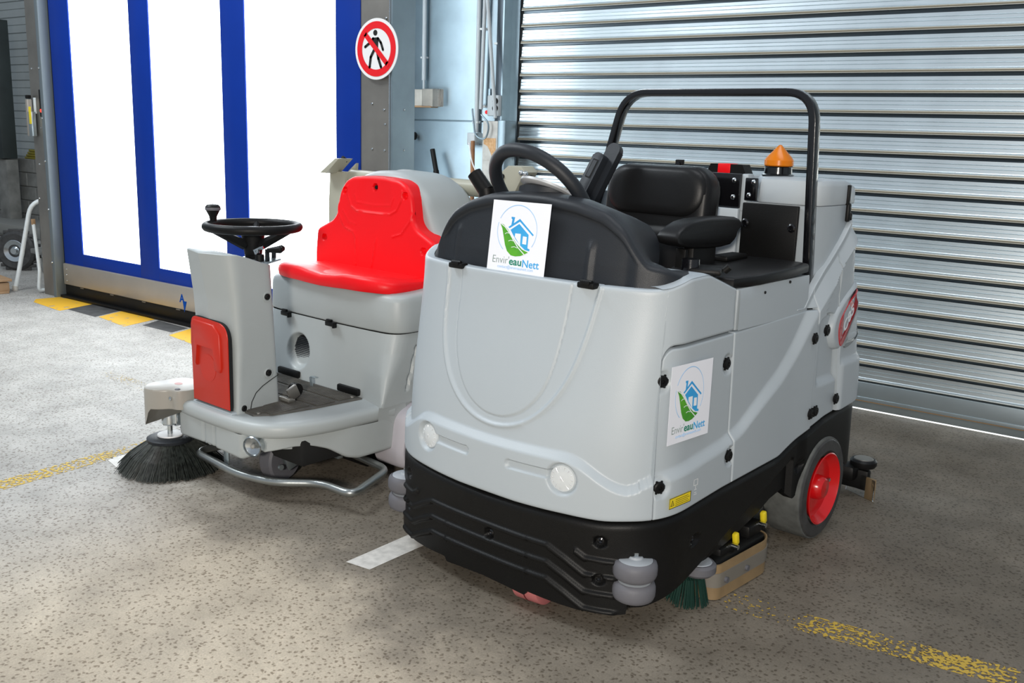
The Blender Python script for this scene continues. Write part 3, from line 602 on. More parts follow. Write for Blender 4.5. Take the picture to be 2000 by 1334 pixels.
for a, c in ((SA + .012, .797), (SA + .018, .478), (SB - .030, .802), (SB - .020, .497)): knob(a, c, door_, off=-0.012)
mid_ = panel('side_panel', SB + G, SC - G, lambda S: sktop(S) + 0.006, lambda S: SEAMZ + 0.006 + 0.012 * (S - SB) / (SC - SB) - 0.003, 'grey', n=70, nv=70)
for S_, z_ in ((SC - .030, .812), (SC - .018, .528)): knob(S_, z_, mid_, off=-0.002)
rp = panel('rear_access_panel', SC + G, SD - G, lambda S: sktop(S) + 0.006, lambda S: .845 + .035 * math.sqrt(max(0, 1 - ((S - (SC + SD) / 2) / (.5 * (SD - SC))) ** 2)), 'grey', n=24, nv=60, r=.004,
           extra=lambda S, z: -0.020 * (1 - sm(.645 + 0.0 * S - z, 0, .03)) * (sm(S, SC + .02, SC + .06)) - 0.006)
for S_, z_ in ((SC + .055, .832), (SC + .012, .533), (SD - .012, .548)): knob(S_, z_, rp, off=0.0)
# upper rear flank between the access panel and the band
def flank_b(S): return sktop(S) + .006 if S > SD else .850 + .037 * math.sqrt(max(0, 1 - ((S - (SC + SD) / 2) / (.5 * (SD - SC))) ** 2))
def rear_extra(S, z):
    yy = planw(S, z)[1]; d = 0.0
    # recess above the emblem: a curved line from the top rear to the access panel
    l = lerp(z, [(.60, 1.28), (.78, 1.14), (.86, 1.13), (.95, 1.17), (1.02, 1.235), (1.10, 1.33), (1.2, 1.45)])
    d -= 0.014 * sm(yy - l, 0.0, 0.004) * sm(z, .78, .82)
    d += 0.013 * max(0, min(1, (.70 - z) / .025)) * sm(yy, 1.285, 1.31)
    d += 0.045 * sm(segd(yy, z, [(1.0, .2), (1.0, .21)]), 9, 10)
    return d
flank = panel('rear_flank', SC + G, SE_, flank_b, lambda S: swz(S) + 0.03, 'grey', n=90, nv=110, extra=rear_extra, r=.004)
# joining flank strip just in front of the access panel top
panel('band_panel', SC - 0.12, SC - G + .004, lambda S: SEAMZ + .022, lambda S: max(swz(S) + .03, SEAMZ + .026), 'grey', n=20, nv=20, r=.003)
panel('rear_shell', SE_ - .002, SMAX * 1.0, lambda S: sktop(S) + .006, lambda S: 1.24, 'grey', n=20, nv=20, nodisp=True)
for s_ in (1,):
    panel('left_flank', SB, SMAX, lambda S: sktop(S) + .006, lambda S: min(1.1, max(.93, swz(S))), 'grey', n=40, nv=20, mirror=True)
# emblem bump and badge
bz = B()
def emb(u, v, o):   # u along y, v along z, slanted capsule
    return None
EB = [(1.228, .765), (1.212, .80), (1.215, .84), (1.235, .875), (1.268, .905), (1.34, .95), (1.425, .99), (1.47, .985), (1.47, .80), (1.43, .77), (1.34, .74), (1.26, .735)]
def loop_off(poly, k):
    cx = sum(p[0] for p in poly) / len(poly); cz = sum(p[1] for p in poly) / len(poly); return [(cx + (p[0] - cx) * k, cz + (p[1] - cz) * k) for p in poly]
def onside(y, z, o): return body(Sy(min(y, 1.592)) , z, o)
def chaik(P, n=2):
    for _ in range(n):
        Q = []
        for a, c in zip(P, P[1:] + P[:1]): Q += [(a[0] * .75 + c[0] * .25, a[1] * .75 + c[1] * .25), (a[0] * .25 + c[0] * .75, a[1] * .25 + c[1] * .75)]
        P = Q
    return P
EBs = chaik(EB)
# body() squeezes depth above z .55, so map a wanted depth y back onto the outline
def inv(y, z):
    if y <= 1.2: return y
    return 1.2 + (y - 1.2) / ((0.40 - 0.13 * sm(z, 0.55, 1.25)) / 0.40)
def side_pt(y, z, o): return body(Sy(min(inv(y, z), 1.599)), z, o)
b = B(); b.skin([[side_pt(p[0], p[1], o) for p in loop_off(EBs, k)] for k, o in ((1.03, -.01), (1.0, .012), (.96, .026), (.90, .031), (.86, .031))]); ez = b.obj('emblem_bezel', 'grey', SR, ang=60)
RB = chaik([(1.262, .80), (1.258, .835), (1.285, .875), (1.36, .93), (1.465, .965), (1.465, .93), (1.39, .86), (1.30, .745), (1.275, .755)])
b = B(); b.skin([[side_pt(p[0], p[1], o) for p in loop_off(RB, k)] for k, o in ((1.0, .028), (.98, .034))]); eb = b.obj('red_badge', 'badgered', ez, label='red badge reading C85')
DP = chaik([(1.30, .745), (1.35, .80), (1.41, .875), (1.485, .955), (1.495, .80), (1.42, .76), (1.34, .735)])
b = B(); b.skin([[side_pt(p[0], p[1], o) for p in loop_off(DP, k)] for k, o in ((1.0, .033), (.97, .0365))]); b.obj('badge_grey_field', mat('badge_grey', (.16, .18, .19), .4), ez, label='dark grey lower field of the badge')  # lower right field of the badge, plain dark grey
p = side_pt(1.295, .80, .0395); pe = side_pt(1.40, .905, .0395); ux_ = (pe - p).normalized(); nn_ = (side_pt(1.3, .83, .1) - side_pt(1.3, .83, 0)).normalized(); uy_ = nn_.cross(ux_).normalized()
mt = Matrix((( ux_.x, uy_.x, nn_.x, p.x), (ux_.y, uy_.y, nn_.y, p.y), (ux_.z, uy_.z, nn_.z, p.z), (0, 0, 0, 1)))
tx_ = text('C85', 'model_lettering', .05, 'ink_white', ez, mt, fit=.115, bold=.001, shear=.25)

# black skirt and bumper
SKB = [(0, .068), (.10, .064), (.17, .058), (.18, .074), (.26, .070), (.35, .066), (.47, .070), (.50, .075), (.505, .288), (Sy(.055), .288), (Sy(.075), .085), (Sy(.13), .095), (Sy(.24), .124), (Sy(.42), .155), (Sy(.56), .172), (Sy(.77), .219), (Sy(.85), .247), (Sy(.95), .262), (Sy(.985), .215), (Sy(1.01), .218), (Sy(1.03), .25), (Sy(1.08), .335), (Sy(1.16), .392), (Sy(1.26), .402), (Sy(1.34), .36), (Sy(1.40), .27), (Sy(1.44), .24), (SMAX, .25)]
RIB = [(0, 0.0), (.25, .0), (.31, -.028), (.375, -.066), (.52, -.068)]
def sk_disp(S, z):
    a = abs(S); zt = sktop(S); d = 0.020; e = zt - z
    d -= edge_round(max(e, 0), 0.022)
    if a < Sy(.07):
        r0 = lerp(a, RIB)
        for k, zz in enumerate((.315, .262, .205, .150)):
            h = z - (zz + r0 * (1 if a < .6 else 0)); lim = .50
            h *= 0.72 if .25 < a < .375 else 1.0
            d += 0.009 * sm(h, -.016, -.012) * (1 - sm(h, -.006, 0.004)) * (1 - sm(a, .455, .475)) * (1 if not (k == 0 and a < .34) else 0.0)
        for (cx, cz) in ((.02, .222), (.415, .300), (.415, .178), (-.415, .30), (-.415, .178), (.535, .322)):
            d -= 0.016 * (1 - sm(math.hypot(S - cx, z - cz), 0.014, 0.021))
    elif S > 0:
        yy = plan0(S)[1]; l = lerp(yy, [(.10, .10), (.30, .158), (.95, .372), (1.0, .40)])
        if yy < .98: d -= 0.022 * sm(l - z, 0.0, 0.016)
        for (cy, cz) in ((.305, .265), (1.02, .335)): d -= 0.012 * (1 - sm(math.hypot(yy - cy, z - cz), 0.016, 0.022))
        if yy > 1.0: d += .012 * sm(yy, 1.0, 1.06)
    return d
us = [-SMAX + (SMAX - Sy(.2)) * i / 40 for i in range(40)] + [-Sy(.2) + (2 * Sy(.2)) * i / 220 for i in range(220)] + [Sy(.2) + (SMAX - Sy(.2)) * i / 170 for i in range(171)]
b = B()
def skp(u, v, k=0.0):
    za = lerp(abs(u), SKB); zb_ = sktop(u); z = za + (zb_ - za) * v; return body(u, z, sk_disp(u, z) - k)
vs = [i / 90 * .90 for i in range(90)] + [.9, .92, .94, .955, .97, .98, .988, .994, 1.0]
b.grid(lambda u, v: skp(u, v), us, vs); b.grid(lambda u, k: skp(u, 0, k), us, (0, .03)); b.grid(lambda u, k: skp(u, 1, k), us, (0, .04))
b.grid(lambda k, v: skp(SMAX, v, k), (0, .03), (0, 1)); bmesh.ops.remove_doubles(b.bm, verts=b.bm.verts, dist=1e-5)
skirt = b.obj('skirt', 'black', SR, ang=50)
for (cx, cz) in ((.02, .222), (.415, .300), (.415, .178), (-.415, .30), (-.415, .178), (.535, .322), (Sy(.305), .265), (Sy(1.02), .335)):
    p = body(cx, cz, .003); n = (body(cx, cz, 1) - p).normalized(); B().lathe([(.011, 0), (.011, .006), (.006, .008), (.001, .004)], p, n, 12).obj('bolt', 'gloss', skirt)
# chassis block that closes the underside
b = B(); b.box((0, .80, .26), (.86, 1.35, .26), .03); b.box((0, .8, .60), (.92, 1.3, .5), .02); b.obj('chassis', 'darkgap', SR)

# headlamps
for sx in (-1, 1):
    p = body(sx * .288, .477, disp(0.288, .477) - .001); n = (body(sx * .288, .477, 1) - p).normalized()
    h = B().lathe([(.043, -.006), (.043, .003), (.041, .007), (.03, .010), (.015, .0115), (.001, .012)], p, n, 36).obj('headlamp', 'lampglass', SR)
    u = n.cross(Vector((0, 0, 1))).normalized(); fb = B()
    for k in range(14):
        a = 2 * pi * k / 14; fb.cyl(p + n * .0115, p + (u * cos(a) + Vector((0, 0, 1)) * sin(a)) * .037 + n * .0075, .0010, .0022, 6)
    fb.obj('lens_ribs', 'chromewhite', h)
# hinge clips on the rim
for x in (-.257, .29):
    p = body(x, 1.066, .004); b = B().box(p + Vector((0, .004, -.002)), (.062, .034, .018), .005); b.box(p + Vector((0, -.010, .006)), (.034, .012, .012), .003); b.cyl(p + Vector((-.02, -.004, .009)), p + Vector((.02, -.004, .009)), .006, n=10)
    b.obj('hood_clip', 'black', SR)

# rim shoulder on the right (top of the shell behind the cowl)
def sh(S, k):
    p = body(S, shtop(S), 0); q = Vector((p.x - k, p.y, p.z - edge_round(k, .02) * 0 + (0.004 * sm(k, 0, .03)))); return q
b = B(); b.grid(lambda S, k: sh(S, k), [Sy(.10) + (SB - Sy(.10)) * i / 30 for i in range(31)], [0.004, .012, .03, .06, .10, .16]); b.obj('shell_shoulder', 'grey', SR)

# dash cowl
ARC = [(-.62, 1.02), (-.52, 1.06), (-.455, 1.12), (-.42, 1.19), (-.37, 1.242), (-.29, 1.278), (-.19, 1.305), (-.05, 1.318), (.06, 1.318), (.19, 1.305), (.30, 1.278), (.375, 1.235), (.43, 1.175), (.475, 1.135), (.56, 1.125), (.66, 1.112), (.78, 1.102), (.9, 1.09)]
def arc(S): return smooth_lerp(S, ARC, .02)
def cowl(S, v, k=0.0):
    zt = arc(S); z = 1.045 + (zt - 1.045) * v; e = zt - z
    d = -0.028 - 0.02 * sm(z, 1.05, 1.32) - k - edge_round(max(0, e), .02) * 1.2
    if -.46 < S < .46: d -= 0.014 * sm(e, .030, .042) * (1 - sm(abs(S), .40, .44)) 
    if abs(S - .265) < .06: d -= -0.010 * (1 - sm(abs(S - .262 - .0 * z), .004, .014)) * (1 - sm(z, 1.16, 1.20))
    if S < 0: d += 0.008 * (1 - sm(abs(S + .33), .004, .014)) * (1 - sm(z, 1.17, 1.2))
    return body(S, z, d)
us = [-.60 + 1.48 * i / 150 for i in range(151)]; vs = [i / 40 * .9 for i in range(41)] + [.93, .955, .97, .982, .99, .996, 1.0]
b = B(); b.grid(cowl, us, vs)
def ctop(S, k):
    p = cowl(S, 1.0); q = cowl(S, 1.0, 1.0); n = (p - q).normalized(); n.z = 0; return p - n * k + Vector((0, 0, .004 * sin(min(1, k / .03) * pi / 2) - .25 * max(0, k - .05)))
b.grid(ctop, us, [0, .006, .015, .03, .055, .09, .16, .3]); bmesh.ops.remove_doubles(b.bm, verts=b.bm.verts, dist=1e-5)
b.obj('dash_cowl', 'dash', SR, ang=60)
# steering pod hump with grey dial rim
B().lathe([(.105, -.03), (.105, 0), (.09, .010), (.06, .016), (.001, .018)], (-.03, .262, 1.312), (0.0, .28, 1), 32).obj('steering_pod', 'dash', SR)
B().lathe([(.09, 0), (.098, .004), (.098, .012), (.086, .014), (.07, .006), (.001, .006)], (-.02, .235, 1.318), (0.1, .45, 1), 40).obj('dial_rim', 'chromewhite', SR)
# steering wheel
swc = Vector((STC)); ax = Vector(STN).normalized(); u = ax.cross(Vector((0, 0, 1))).normalized(); v = u.cross(ax).normalized()
swl = B().tube([swc + (u * cos(t) + v * sin(t)) * STR for t in [2 * pi * i / 64 for i in range(64)]], .0225, 14, closed=True).obj('steering_wheel', 'dash', SR)
b = B()
for a in (200, 345, 270): b.tube([swc + (u * cos(rad(a)) + v * sin(rad(a))) * STR, swc + (u * cos(rad(a)) + v * sin(rad(a))) * STR * .5 - ax * .02, swc - ax * .045], [.013, .014, .02], 8)
b.obj('spokes', 'dash', swl); B().cyl(swc - ax * .06, swc - ax * .02, .045, .04).obj('hub', 'dash', swl); B().cyl(swc - ax * .05, swc + Vector((0, .04, -.35)), .028).obj('steering_column', 'black', SR)
# control lever at the left of the cowl
B().cyl((-.325, .27, 1.30), (-.375, .26, 1.36), .028, .026).obj('control_lever', 'black', SR); B().cyl((-.31, .275, 1.22), (-.325, .27, 1.31), .03).obj('lever_boot', 'black', SR)

# seat
def seat_back(u, v):
    x = .225 * (u * 2 - 1); z = .86 + .545 * v
    y = .80 + .10 * v + .05 * abs(u * 2 - 1) ** 3
    return Vector((x, y, z))
b = B(); out = []
for k, (sc_, yo) in enumerate(((.80, -.045), (.93, -.042), (.985, -.03), (1.0, -.008), (1.0, .03), (.97, .06), (.88, .075))):
    P = rrect(-.225 * sc_, .225 * sc_, .86 + .27 * (1 - sc_), 1.405 - .27 * (1 - sc_), .09 * sc_, 6)
    out.append([Vector((x, .84 + yo + .10 * (z - .86), z)) for x, z in P])
b.skin(out); sbk = b.obj('seat_back', 'seatblk', SR, ang=60)
b = B(); out = []
for sc_, yo in ((.5, -.060), (.80, -.058), (.93, -.052), (1.0, -.038), (1.02, -.015)):
    P = rrect(-.213 * sc_, .213 * sc_, 1.305 - .085 * sc_, 1.305 + .096 * sc_, .082 * sc_, 6); out.append([Vector((x, .84 + yo + .10 * (z - .86), z)) for x, z in P])
b.skin(out); b.obj('headrest_pad', 'seatblk', sbk, ang=60)
b = B(); out = []
for sc_, yo in ((.70, -.062), (.93, -.055), (1.0, -.042), (1.02, -.02)):
    P = rrect(-.19 * sc_, .19 * sc_, 1.06 - .13 * sc_, 1.06 + .13 * sc_, .05 * sc_, 6); out.append([Vector((x, .84 + yo + .10 * (z - .86), z)) for x, z in P])
b.skin(out); b.obj('lumbar_pad', 'seatblk', sbk, ang=60)
B().box((0, .62, .86), (.46, .46, .12), .045, seg=4).obj('seat_cushion', 'seatblk', SR); B().box((0, .66, .72), (.36, .36, .22), .02).obj('seat_base', 'black', SR)
for sx in (-1, 1):
    b = B(); b.box((sx * .245, .70, .92), (.06, .30, .12), .025, seg=3).obj('cushion_bolster', 'seatblk', SR)
# armrest, right, lowered (at the camera's right)
b = B(); prof = [(.468, 1.172), (.475, 1.20), (.54, 1.232), (.63, 1.242), (.85, 1.240), (.892, 1.230), (.897, 1.208), (.872, 1.195), (.862, 1.160), (.82, 1.135), (.62, 1.140), (.49, 1.158)]
b.skin([[Vector((ARX + dx, y, 1.18 + (z - 1.18) * k)) for y, z in chaik(prof, 1)] for dx, k in ((-.040, .80), (-.036, .93), (-.026, 1), (.026, 1), (.036, .93), (.040, .80))])
arm = b.obj('armrest', 'seatblk', SR, ang=60)
arm.location = (0, ARY, ARZ); 
b = B().box((ARX - .01, .70, 1.05), (.05, .16, .2), .015); b.box((ARX - .03, .66, .98), (.14, .30, .14), .02); b.box((ARX - .01, .585, 1.06), (.04, .02, .16), .004); o = b.obj('armrest_bracket', 'black', SR); o.location = (0, ARY, ARZ)
# armrest, left, folded up
TL_, BL_ = Vector((-.165, .78, 1.475)), Vector((-.255, .64, 1.13))
ax_ = (TL_ - BL_).normalized(); sd = Vector((1, 0, 0)) - ax_ * ax_.x; sd.normalize(); dp_ = ax_.cross(sd)
def slab(c0, w_, h_, t_, r_, nm, m, par, bev=.006):
    b = B(); P = rrect(-w_ / 2, w_ / 2, -h_ / 2, h_ / 2, r_, 5); b.prism(P, c0 - dp_ * 0, sd, ax_, t_, bev); return b.obj(nm, m, par, ang=50)
ctr = (TL_ + BL_) / 2
ar2 = slab(ctr + sd * .022 + ax_ * .01, .062, .38, -.03, .029, 'raised_armrest', 'dash', SR)
slab(ctr + sd * .000 - ax_ * .03 - dp_ * .0, .050, .34, .035, .015, 'armrest_shell', 'dash', ar2)
slab(ctr + sd * .000 + ax_ * .075 - dp_ * .0355, .026, .075, .001, .003, 'slot', 'darkgap', ar2, 0)
slab(ctr + sd * .000 + ax_ * .075 - dp_ * .0362, .018, .065, .0015, .003, 'slot_cover', 'dash', ar2, 0)

# right box with padded black lid
b = B(); b.grid(lambda y, z: Vector((.548 - .004 * sm(z, 1.03, 1.04), y, z)), [SBY, .6, .8, 1.0, 1.045], [.905, .92, 1.0, 1.035, 1.04])
b.obj('box_side', 'grey', SR); B().box((.37, .79, .97), (.34, .52, .135), .006).obj('storage_box', 'grey', SR)
for yy, zz in ((.70, 1.012), (.885, 1.03)): B().cyl((.545, yy, zz), (.5505, yy, zz), .005, n=10).obj('screw_hole', 'darkgap', SR)
lidp = [(.555, .520), (.556, 1.035), (.50, 1.055), (.30, 1.06), (.24, 1.0), (.23, .62), (.30, .50), (.45, .495)]
b = B(); L_ = chaik(lidp, 1)
b.skin([[Vector((cx_ + (p[0] - cx_) * k, cy_ + (p[1] - cy_) * k, z + .018 * (p[1] - .5))) for p in L_] for cx_, cy_ in ((.39, .78),) for k, z in ((.985, 1.040), (1.0, 1.043), (1.0, 1.062), (.985, 1.070), (.93, 1.074))])
lid = b.obj('padded_lid', 'seatblk', SR, ang=50); B().box((.30, .90, 1.09), (.07, .16, .02), .008).obj('lid_stop', 'black', lid)
# knob on shell shoulder
kb = B().cyl((.435, .40, 1.10), (.435, .40, 1.135), .030, .028, 24).obj('control_knob', 'gloss', SR); b = B().box((.47, .44, 1.10), (.10, .13, .02), .008, Matrix.Rotation(rad(25), 3, 'Z')); b.cyl((.515, .47, 1.10), (.53, .475, 1.115), .012); b.obj('knob_bracket', 'black', SR)

# rear tank
TY = 1.115
b = B(); tp = [(-.50, TY), (.515, TY), (.535, 1.18), (.535, 1.36), (.50, 1.43), (.44, 1.465), (-.44, 1.465), (-.50, 1.43), (-.515, 1.3)]
b.skin([[Vector((x, y, z)) for x, y in tp] for z in (.80, 1.278)]); b.obj('tank_body', 'grey', SR, ang=30)
lp = chaik([(.226, TY - .01), (.50, TY - .01), (.535, TY + .02), (.535, 1.42), (.50, 1.475), (.44, 1.49), (.226, 1.49)], 1)
b = B(); b.skin([[Vector((.37 + (x - .37) * k, 1.30 + (y - 1.30) * k, z - .03 * sm(y, 1.30, 1.49) * (1 if z > 1.31 else 0))) for x, y in lp] for k, z in ((.985, 1.280), (1.0, 1.286), (.997, 1.348), (.975, 1.366), (.9, 1.373), (.6, 1.377))])
tl = b.obj('tank_lid', 'tank', SR, ang=50)
B().box((.262, TY - .016, 1.325), (.05, .012, .085), .004).obj('hinge_plate', 'gloss', tl)
for xx, zz in ((.272, 1.352), (.256, 1.303)): B().sphere((xx, TY - .022, zz), .010, (1, .5, 1), 12).obj('screw', 'chrome', tl)
b = B(); b.box((-.015, TY + .01, 1.315), (.46, .05, .13), .006); o = b.obj('hinge_bracket', 'gloss', SR)
for zz in (1.355, 1.292): B().sphere((.190, TY - .02, zz), .010, (1, .5, 1), 12).obj('screw', 'chrome', o)
B().box((.226, TY + .02, 1.31), (.028, .05, .14), .006).obj('hinge_pillar', 'tank', SR)
B().box((-.03, 1.28, 1.345), (.40, .30, .05), .01).obj('left_tank_lid', 'tank', SR); B().box((-.08, 1.24, 1.372), (.34, .22, .012), .004).obj('lid_cover', 'black', SR)
hdl = B().skin([[Vector((x, y, z)) for x, z in ((.03, 1.37), (.048, 1.412), (.185, 1.412), (.205, 1.37))] for y in (1.16, 1.22)]).obj('tank_handle', 'black', SR)
B().box((.108, 1.19, 1.395), (.055, .066, .038), .004).obj('red_grip', 'red', hdl)
b = B(); b.box((.09, TY - .02, 1.12), (.262, .02, .26), .006); b.obj('left_tank_front', 'tank', SR)
fp = B().box((.345, TY - .012, 1.145), (.225, .016, .26), .004).obj('dark_front_plate', 'black', SR)
for xx, zz in ((.25, 1.20), (.438, 1.195)): B().lathe([(.016, 0), (.016, .004), (.010, .008), (.009, .003), (.001, .003)], (xx, TY - .02, zz), (0, -1, 0), 18).obj('recessed_screw', 'gloss', fp)
b = B().box((-.055, 1.10, 1.405), (.034, .016, .034), .003); o = b.obj('mirror_bracket', 'black', SR); B().cyl((-.055, 1.10, 1.35), (-.055, 1.10, 1.40), .006).obj('stem', 'black', o); B().cyl((-.055, 1.092, 1.405), (-.055, 1.085, 1.405), .009).obj('socket', 'gloss', o)
# latch
b = B().box((.537, 1.345, 1.315), (.012, .022, .075), .004); b.box((.540, 1.35, 1.25), (.016, .026, .07), .007); b.box((.543, 1.362, 1.235), (.016, .018, .03), .005); b.obj('lid_latch', 'black', SR)
# beacon
bc = B().lathe([(.058, 0), (.060, .006), (.052, .010), (.050, .034), (.054, .038), (.001, .038)], BCP, (0, 0, 1), 36).obj('beacon_base', 'gloss', SR)
bp_ = Vector(BCP) + Vector((0, 0, .038))
bl_ = B().lathe([(.050, 0), (.054, .004), (.054, .022), (.046, .034), (.006, .078), (.001, .080)], bp_, (0, 0, 1), 36).obj('amber_dome', 'amber', bc, ang=18)
b = B()
for k in range(30): a = 2 * pi * k / 30; b.cyl(bp_ + Vector((.051 * cos(a), .051 * sin(a), .003)), bp_ + Vector((.046 * cos(a), .046 * sin(a), .026)), .002, n=5)
b.obj('lens_ribs', 'orange', bl_); B().lathe([(.036, 0), (.036, .012), (.012, .030), (.001, .031)], bp_, (0, 0, 1), 20).obj('lamp_insert', 'orange', bl_)
# roll bar
RP = fillet(ROPS, .105, 9)
b = B().tube(RP, .02, sect=(.023, .0145, Vector((0, 1, 0)))); b.obj('roll_bar', 'gloss', SR)

# logo sheets
LW, LH = 0.241, 0.231
def lguv(x, y):  # print coordinates taken from the flat sheet artwork
    e1 = (820.0, 80.0); e2 = (-172.0, 1040.0); dx, dy = x - 352.0, y - 60.0; D = e1[0] * e2[1] - e1[1] * e2[0]
    return ((dx * e2[1] - dy * e2[0]) / D * LW, LH - (e1[0] * dy - e1[1] * dx) / D * LH)
def sheet(o, ux, uy, name, label, curve=None):
    o, ux, uy = Vector(o), Vector(ux).normalized(), Vector(uy).normalized(); n = ux.cross(uy).normalized(); uy = n.cross(ux)
    sh_ = B().prism([(0, 0), (LW, 0), (LW, LH), (0, LH)], o, ux, uy, .0008).obj(name, 'paper', SR, smooth=False, label=label)
    def pr(nm, polys, m, h):
        b = B()
        for P in polys: b.prism([lguv(*p) for p in P], o + n * h, ux, uy, .0003)
        return b.obj(nm, m, sh_, smooth=False)
    ring = []
    c0 = (665, 512); 
    def rp(a, r): return (c0[0] + r * (283 * cos(a) + 0 * sin(a) - 40 * -sin(a) * 0) + 38 * -0 - (0), c0[1] - r * 372 * sin(a))
    def ellipse(a, k): # skewed circle: x axis (.. 28 down), y axis (-.165 skew)
        X = 283 * cos(a) * k; Y = 368 * sin(a) * k; return (c0[0] + X + .165 * Y, c0[1] - Y + .098 * X)
    for a0, a1 in ((-35, 155), (165, 232)):
        N_ = int((a1 - a0) / 5)
        for i in range(N_):
            t0, t1 = rad(a0 + (a1 - a0) * i / N_), rad(a0 + (a1 - a0) * (i + 1) / N_); wdt = .018 + .02 * abs(sin((t0) / 1.0)) * .6
            ring.append([ellipse(t0, 1 - wdt), ellipse(t1, 1 - wdt), ellipse(t1, 1.0), ellipse(t0, 1.0)])
    pr('logo_ring', ring, 'ink_sky', .0009)
    pr('logo_house', [[(545, 460), (720, 343), (900, 570), (885, 587), (716, 382), (560, 477)], [(600, 312), (650, 320), (642, 345), (625, 408), (588, 432), (610, 348), (597, 338)],
        [(573, 500), (705, 415), (828, 570), (800, 760), (830, 775), (822, 803), (760, 785), (698, 722), (640, 640), (600, 560)]], 'ink_blue', .0009)
    pr('logo_windows', [[(640, 550), (720, 558), (698, 722), (630, 600)], [(748, 590), (802, 600), (786, 710), (730, 700)]], 'ink_white', .0013)
    pr('logo_leaf', [[(428, 398), (480, 425), (540, 500), (590, 600), (650, 700), (720, 780), (805, 820), (750, 850), (690, 875), (620, 882), (555, 868), (505, 810), (480, 720), (468, 600), (455, 480)]], 'ink_green', .0013)
    vein = [(428, 398), (500, 460), (560, 550), (610, 650), (665, 750), (752, 855)]; sv = []
    for (a, b_) in list(zip(vein, vein[1:])): sv.append([(a[0] - 5, a[1] + 3), (b_[0] - 6, b_[1] + 3), (b_[0] + 6, b_[1] - 3), (a[0] + 5, a[1] - 3)])
    for (a, b_, c_) in (((490, 560), (520, 542), (556, 550)), ((535, 662), (570, 650), (608, 660)), ((572, 750), (615, 742), (660, 762))):
        for p, q in ((a, b_), (b_, c_)): sv.append([(p[0], p[1] - 4), (q[0], q[1] - 4), (q[0], q[1] + 4), (p[0], p[1] + 4)])
    pr('leaf_veins', sv, 'ink_white', .0017)
    def tt(s, px, px2, size, m, bold):
        a = lguv(*px); c_ = lguv(*px2); p = o + ux * a[0] + uy * a[1] + n * .0011
        mt = Matrix(((ux.x, uy.x, n.x, p.x), (ux.y, uy.y, n.y, p.y), (ux.z, uy.z, n.z, p.z), (0, 0, 0, 1))); text(s, 'lettering', size, m, sh_, mt, fit=c_[0] - a[0], bold=bold)
    tt("Envir'", (268, 970), (505, 990), .034, 'ink_grey', -.0003); tt('eau', (515, 1000), (690, 1025), .034, 'ink_teal', .0007); tt('Nett', (698, 1030), (930, 1062), .034, 'ink_blue', .0004)
    tt('contact@envireaunett.com', (345, 1045), (850, 1105), .014, 'ink_sky', -.0001)
sheet(SH1, SH1X, SH1Y, 'logo_sheet', 'white sheet with leaf and house logo taped to the black cowl')
p0 = body(Sy(.150), .602, .0105); p1 = body(Sy(.36), .602, .0095); LW, LH = .213, .243
sheet(p0, p1 - p0, (0, 0, 1), 'logo_sheet', 'white sheet with leaf and house logo on the side door')
# warning label and pictogram on the side door
p0 = body(SA + .045, .408, .0300); p1 = body(SA + .165, .412, .0285); ux = (p1 - p0).normalized(); nn_ = ux.cross(Vector((0, 0, 1)))
wl_ = B().prism([(0, 0), (.105, 0), (.105, .034), (0, .034)], p0, ux, (0, 0, 1), .0008).obj('warning_label', 'yellow', SR, smooth=False)
b = B()
for (x0, x1, z0, z1) in ((0, .105, 0, .0018), (0, .105, .0322, .034), (0, .0018, 0, .034), (.1032, .105, 0, .034)) + tuple((.030, .098 - .006 * (k % 2), .006 + .006 * k, .0072 + .006 * k) for k in range(4)): b.prism([(x0, z0), (x1, z0), (x1, z1), (x0, z1)], p0 + nn_ * .0009, ux, (0, 0, 1), .0003)
b.prism([(.006, .008), (.024, .008), (.015, .027)], p0 + nn_ * .0009, ux, (0, 0, 1), .0003); b.obj('label_print', 'signblack', wl_, smooth=False)
B().prism([(.0095, .010), (.0205, .010), (.015, .022)], p0 + nn_ * .0013, ux, (0, 0, 1), .0003).obj('triangle_fill', 'yellow', wl_, smooth=False)
B().prism([(.0143, .0115), (.0157, .0115), (.0157, .018), (.0143, .018)], p0 + nn_ * .0017, ux, (0, 0, 1), .0003).obj('exclamation_mark', 'signblack', wl_, smooth=False)
b = B()
for r in ((0, .02, 0, .0012), (0, .02, .0188, .02), (0, .0012, 0, .02), (.0188, .02, 0, .02), (.0094, .0106, -.012, 0), (.004, .016, -.014, -.0128), (.002, .018, -.03, -.0288), (.004, .016, -.024, -.0228)): b.prism([(r[0], r[2]), (r[1], r[2]), (r[1], r[3]), (r[0], r[3])], p0 + ux * .118 + Vector((0, 0, .045)), ux, (0, 0, 1), .0004)
b.obj('pictogram', 'signwhite', SR, smooth=False)

# wheels, rollers, squeegees
def wheel(name, c, ax_, R, W, m, parent, rim=None, rimr=.6, n=48):
    c = Vector(c); a = Vector(ax_).normalized(); h = W / 2
    o = B().lathe([(R * .5, -h), (R * .94, -h), (R, -h * .86), (R, h * .86), (R * .985, h * .97), (R * .95, h), (R * .70, h), (R * .68, h - .05), (R * .1, h - .05)], c, a, n).obj(name, m, parent, ang=30)
    return o
dw = wheel('drive_wheel', (WX - .075, WY, .203), (1, 0, 0), .203, .15, 'tyre', SR)
B().lathe([(.195, 0), (.188, .006), (.150, .008), (.142, .002)], (WX - .001, WY, .203), (1, 0, 0), 48, cap=False).obj('tyre_sidewall', 'tyreface', dw)
B().lathe([(.142, .012), (.138, .014), (.134, .006), (.115, -.020), (.05, -.024), (.046, .002), (.036, .014), (.001, .018)], (WX - .001, WY, .203), (1, 0, 0), 48, cap=False).obj('red_rim', 'redrim', dw)
B().cyl((WX + .01, WY + .02, .235), (WX + .02, WY + .02, .235), .008, n=8).obj('valve', 'chrome', dw)
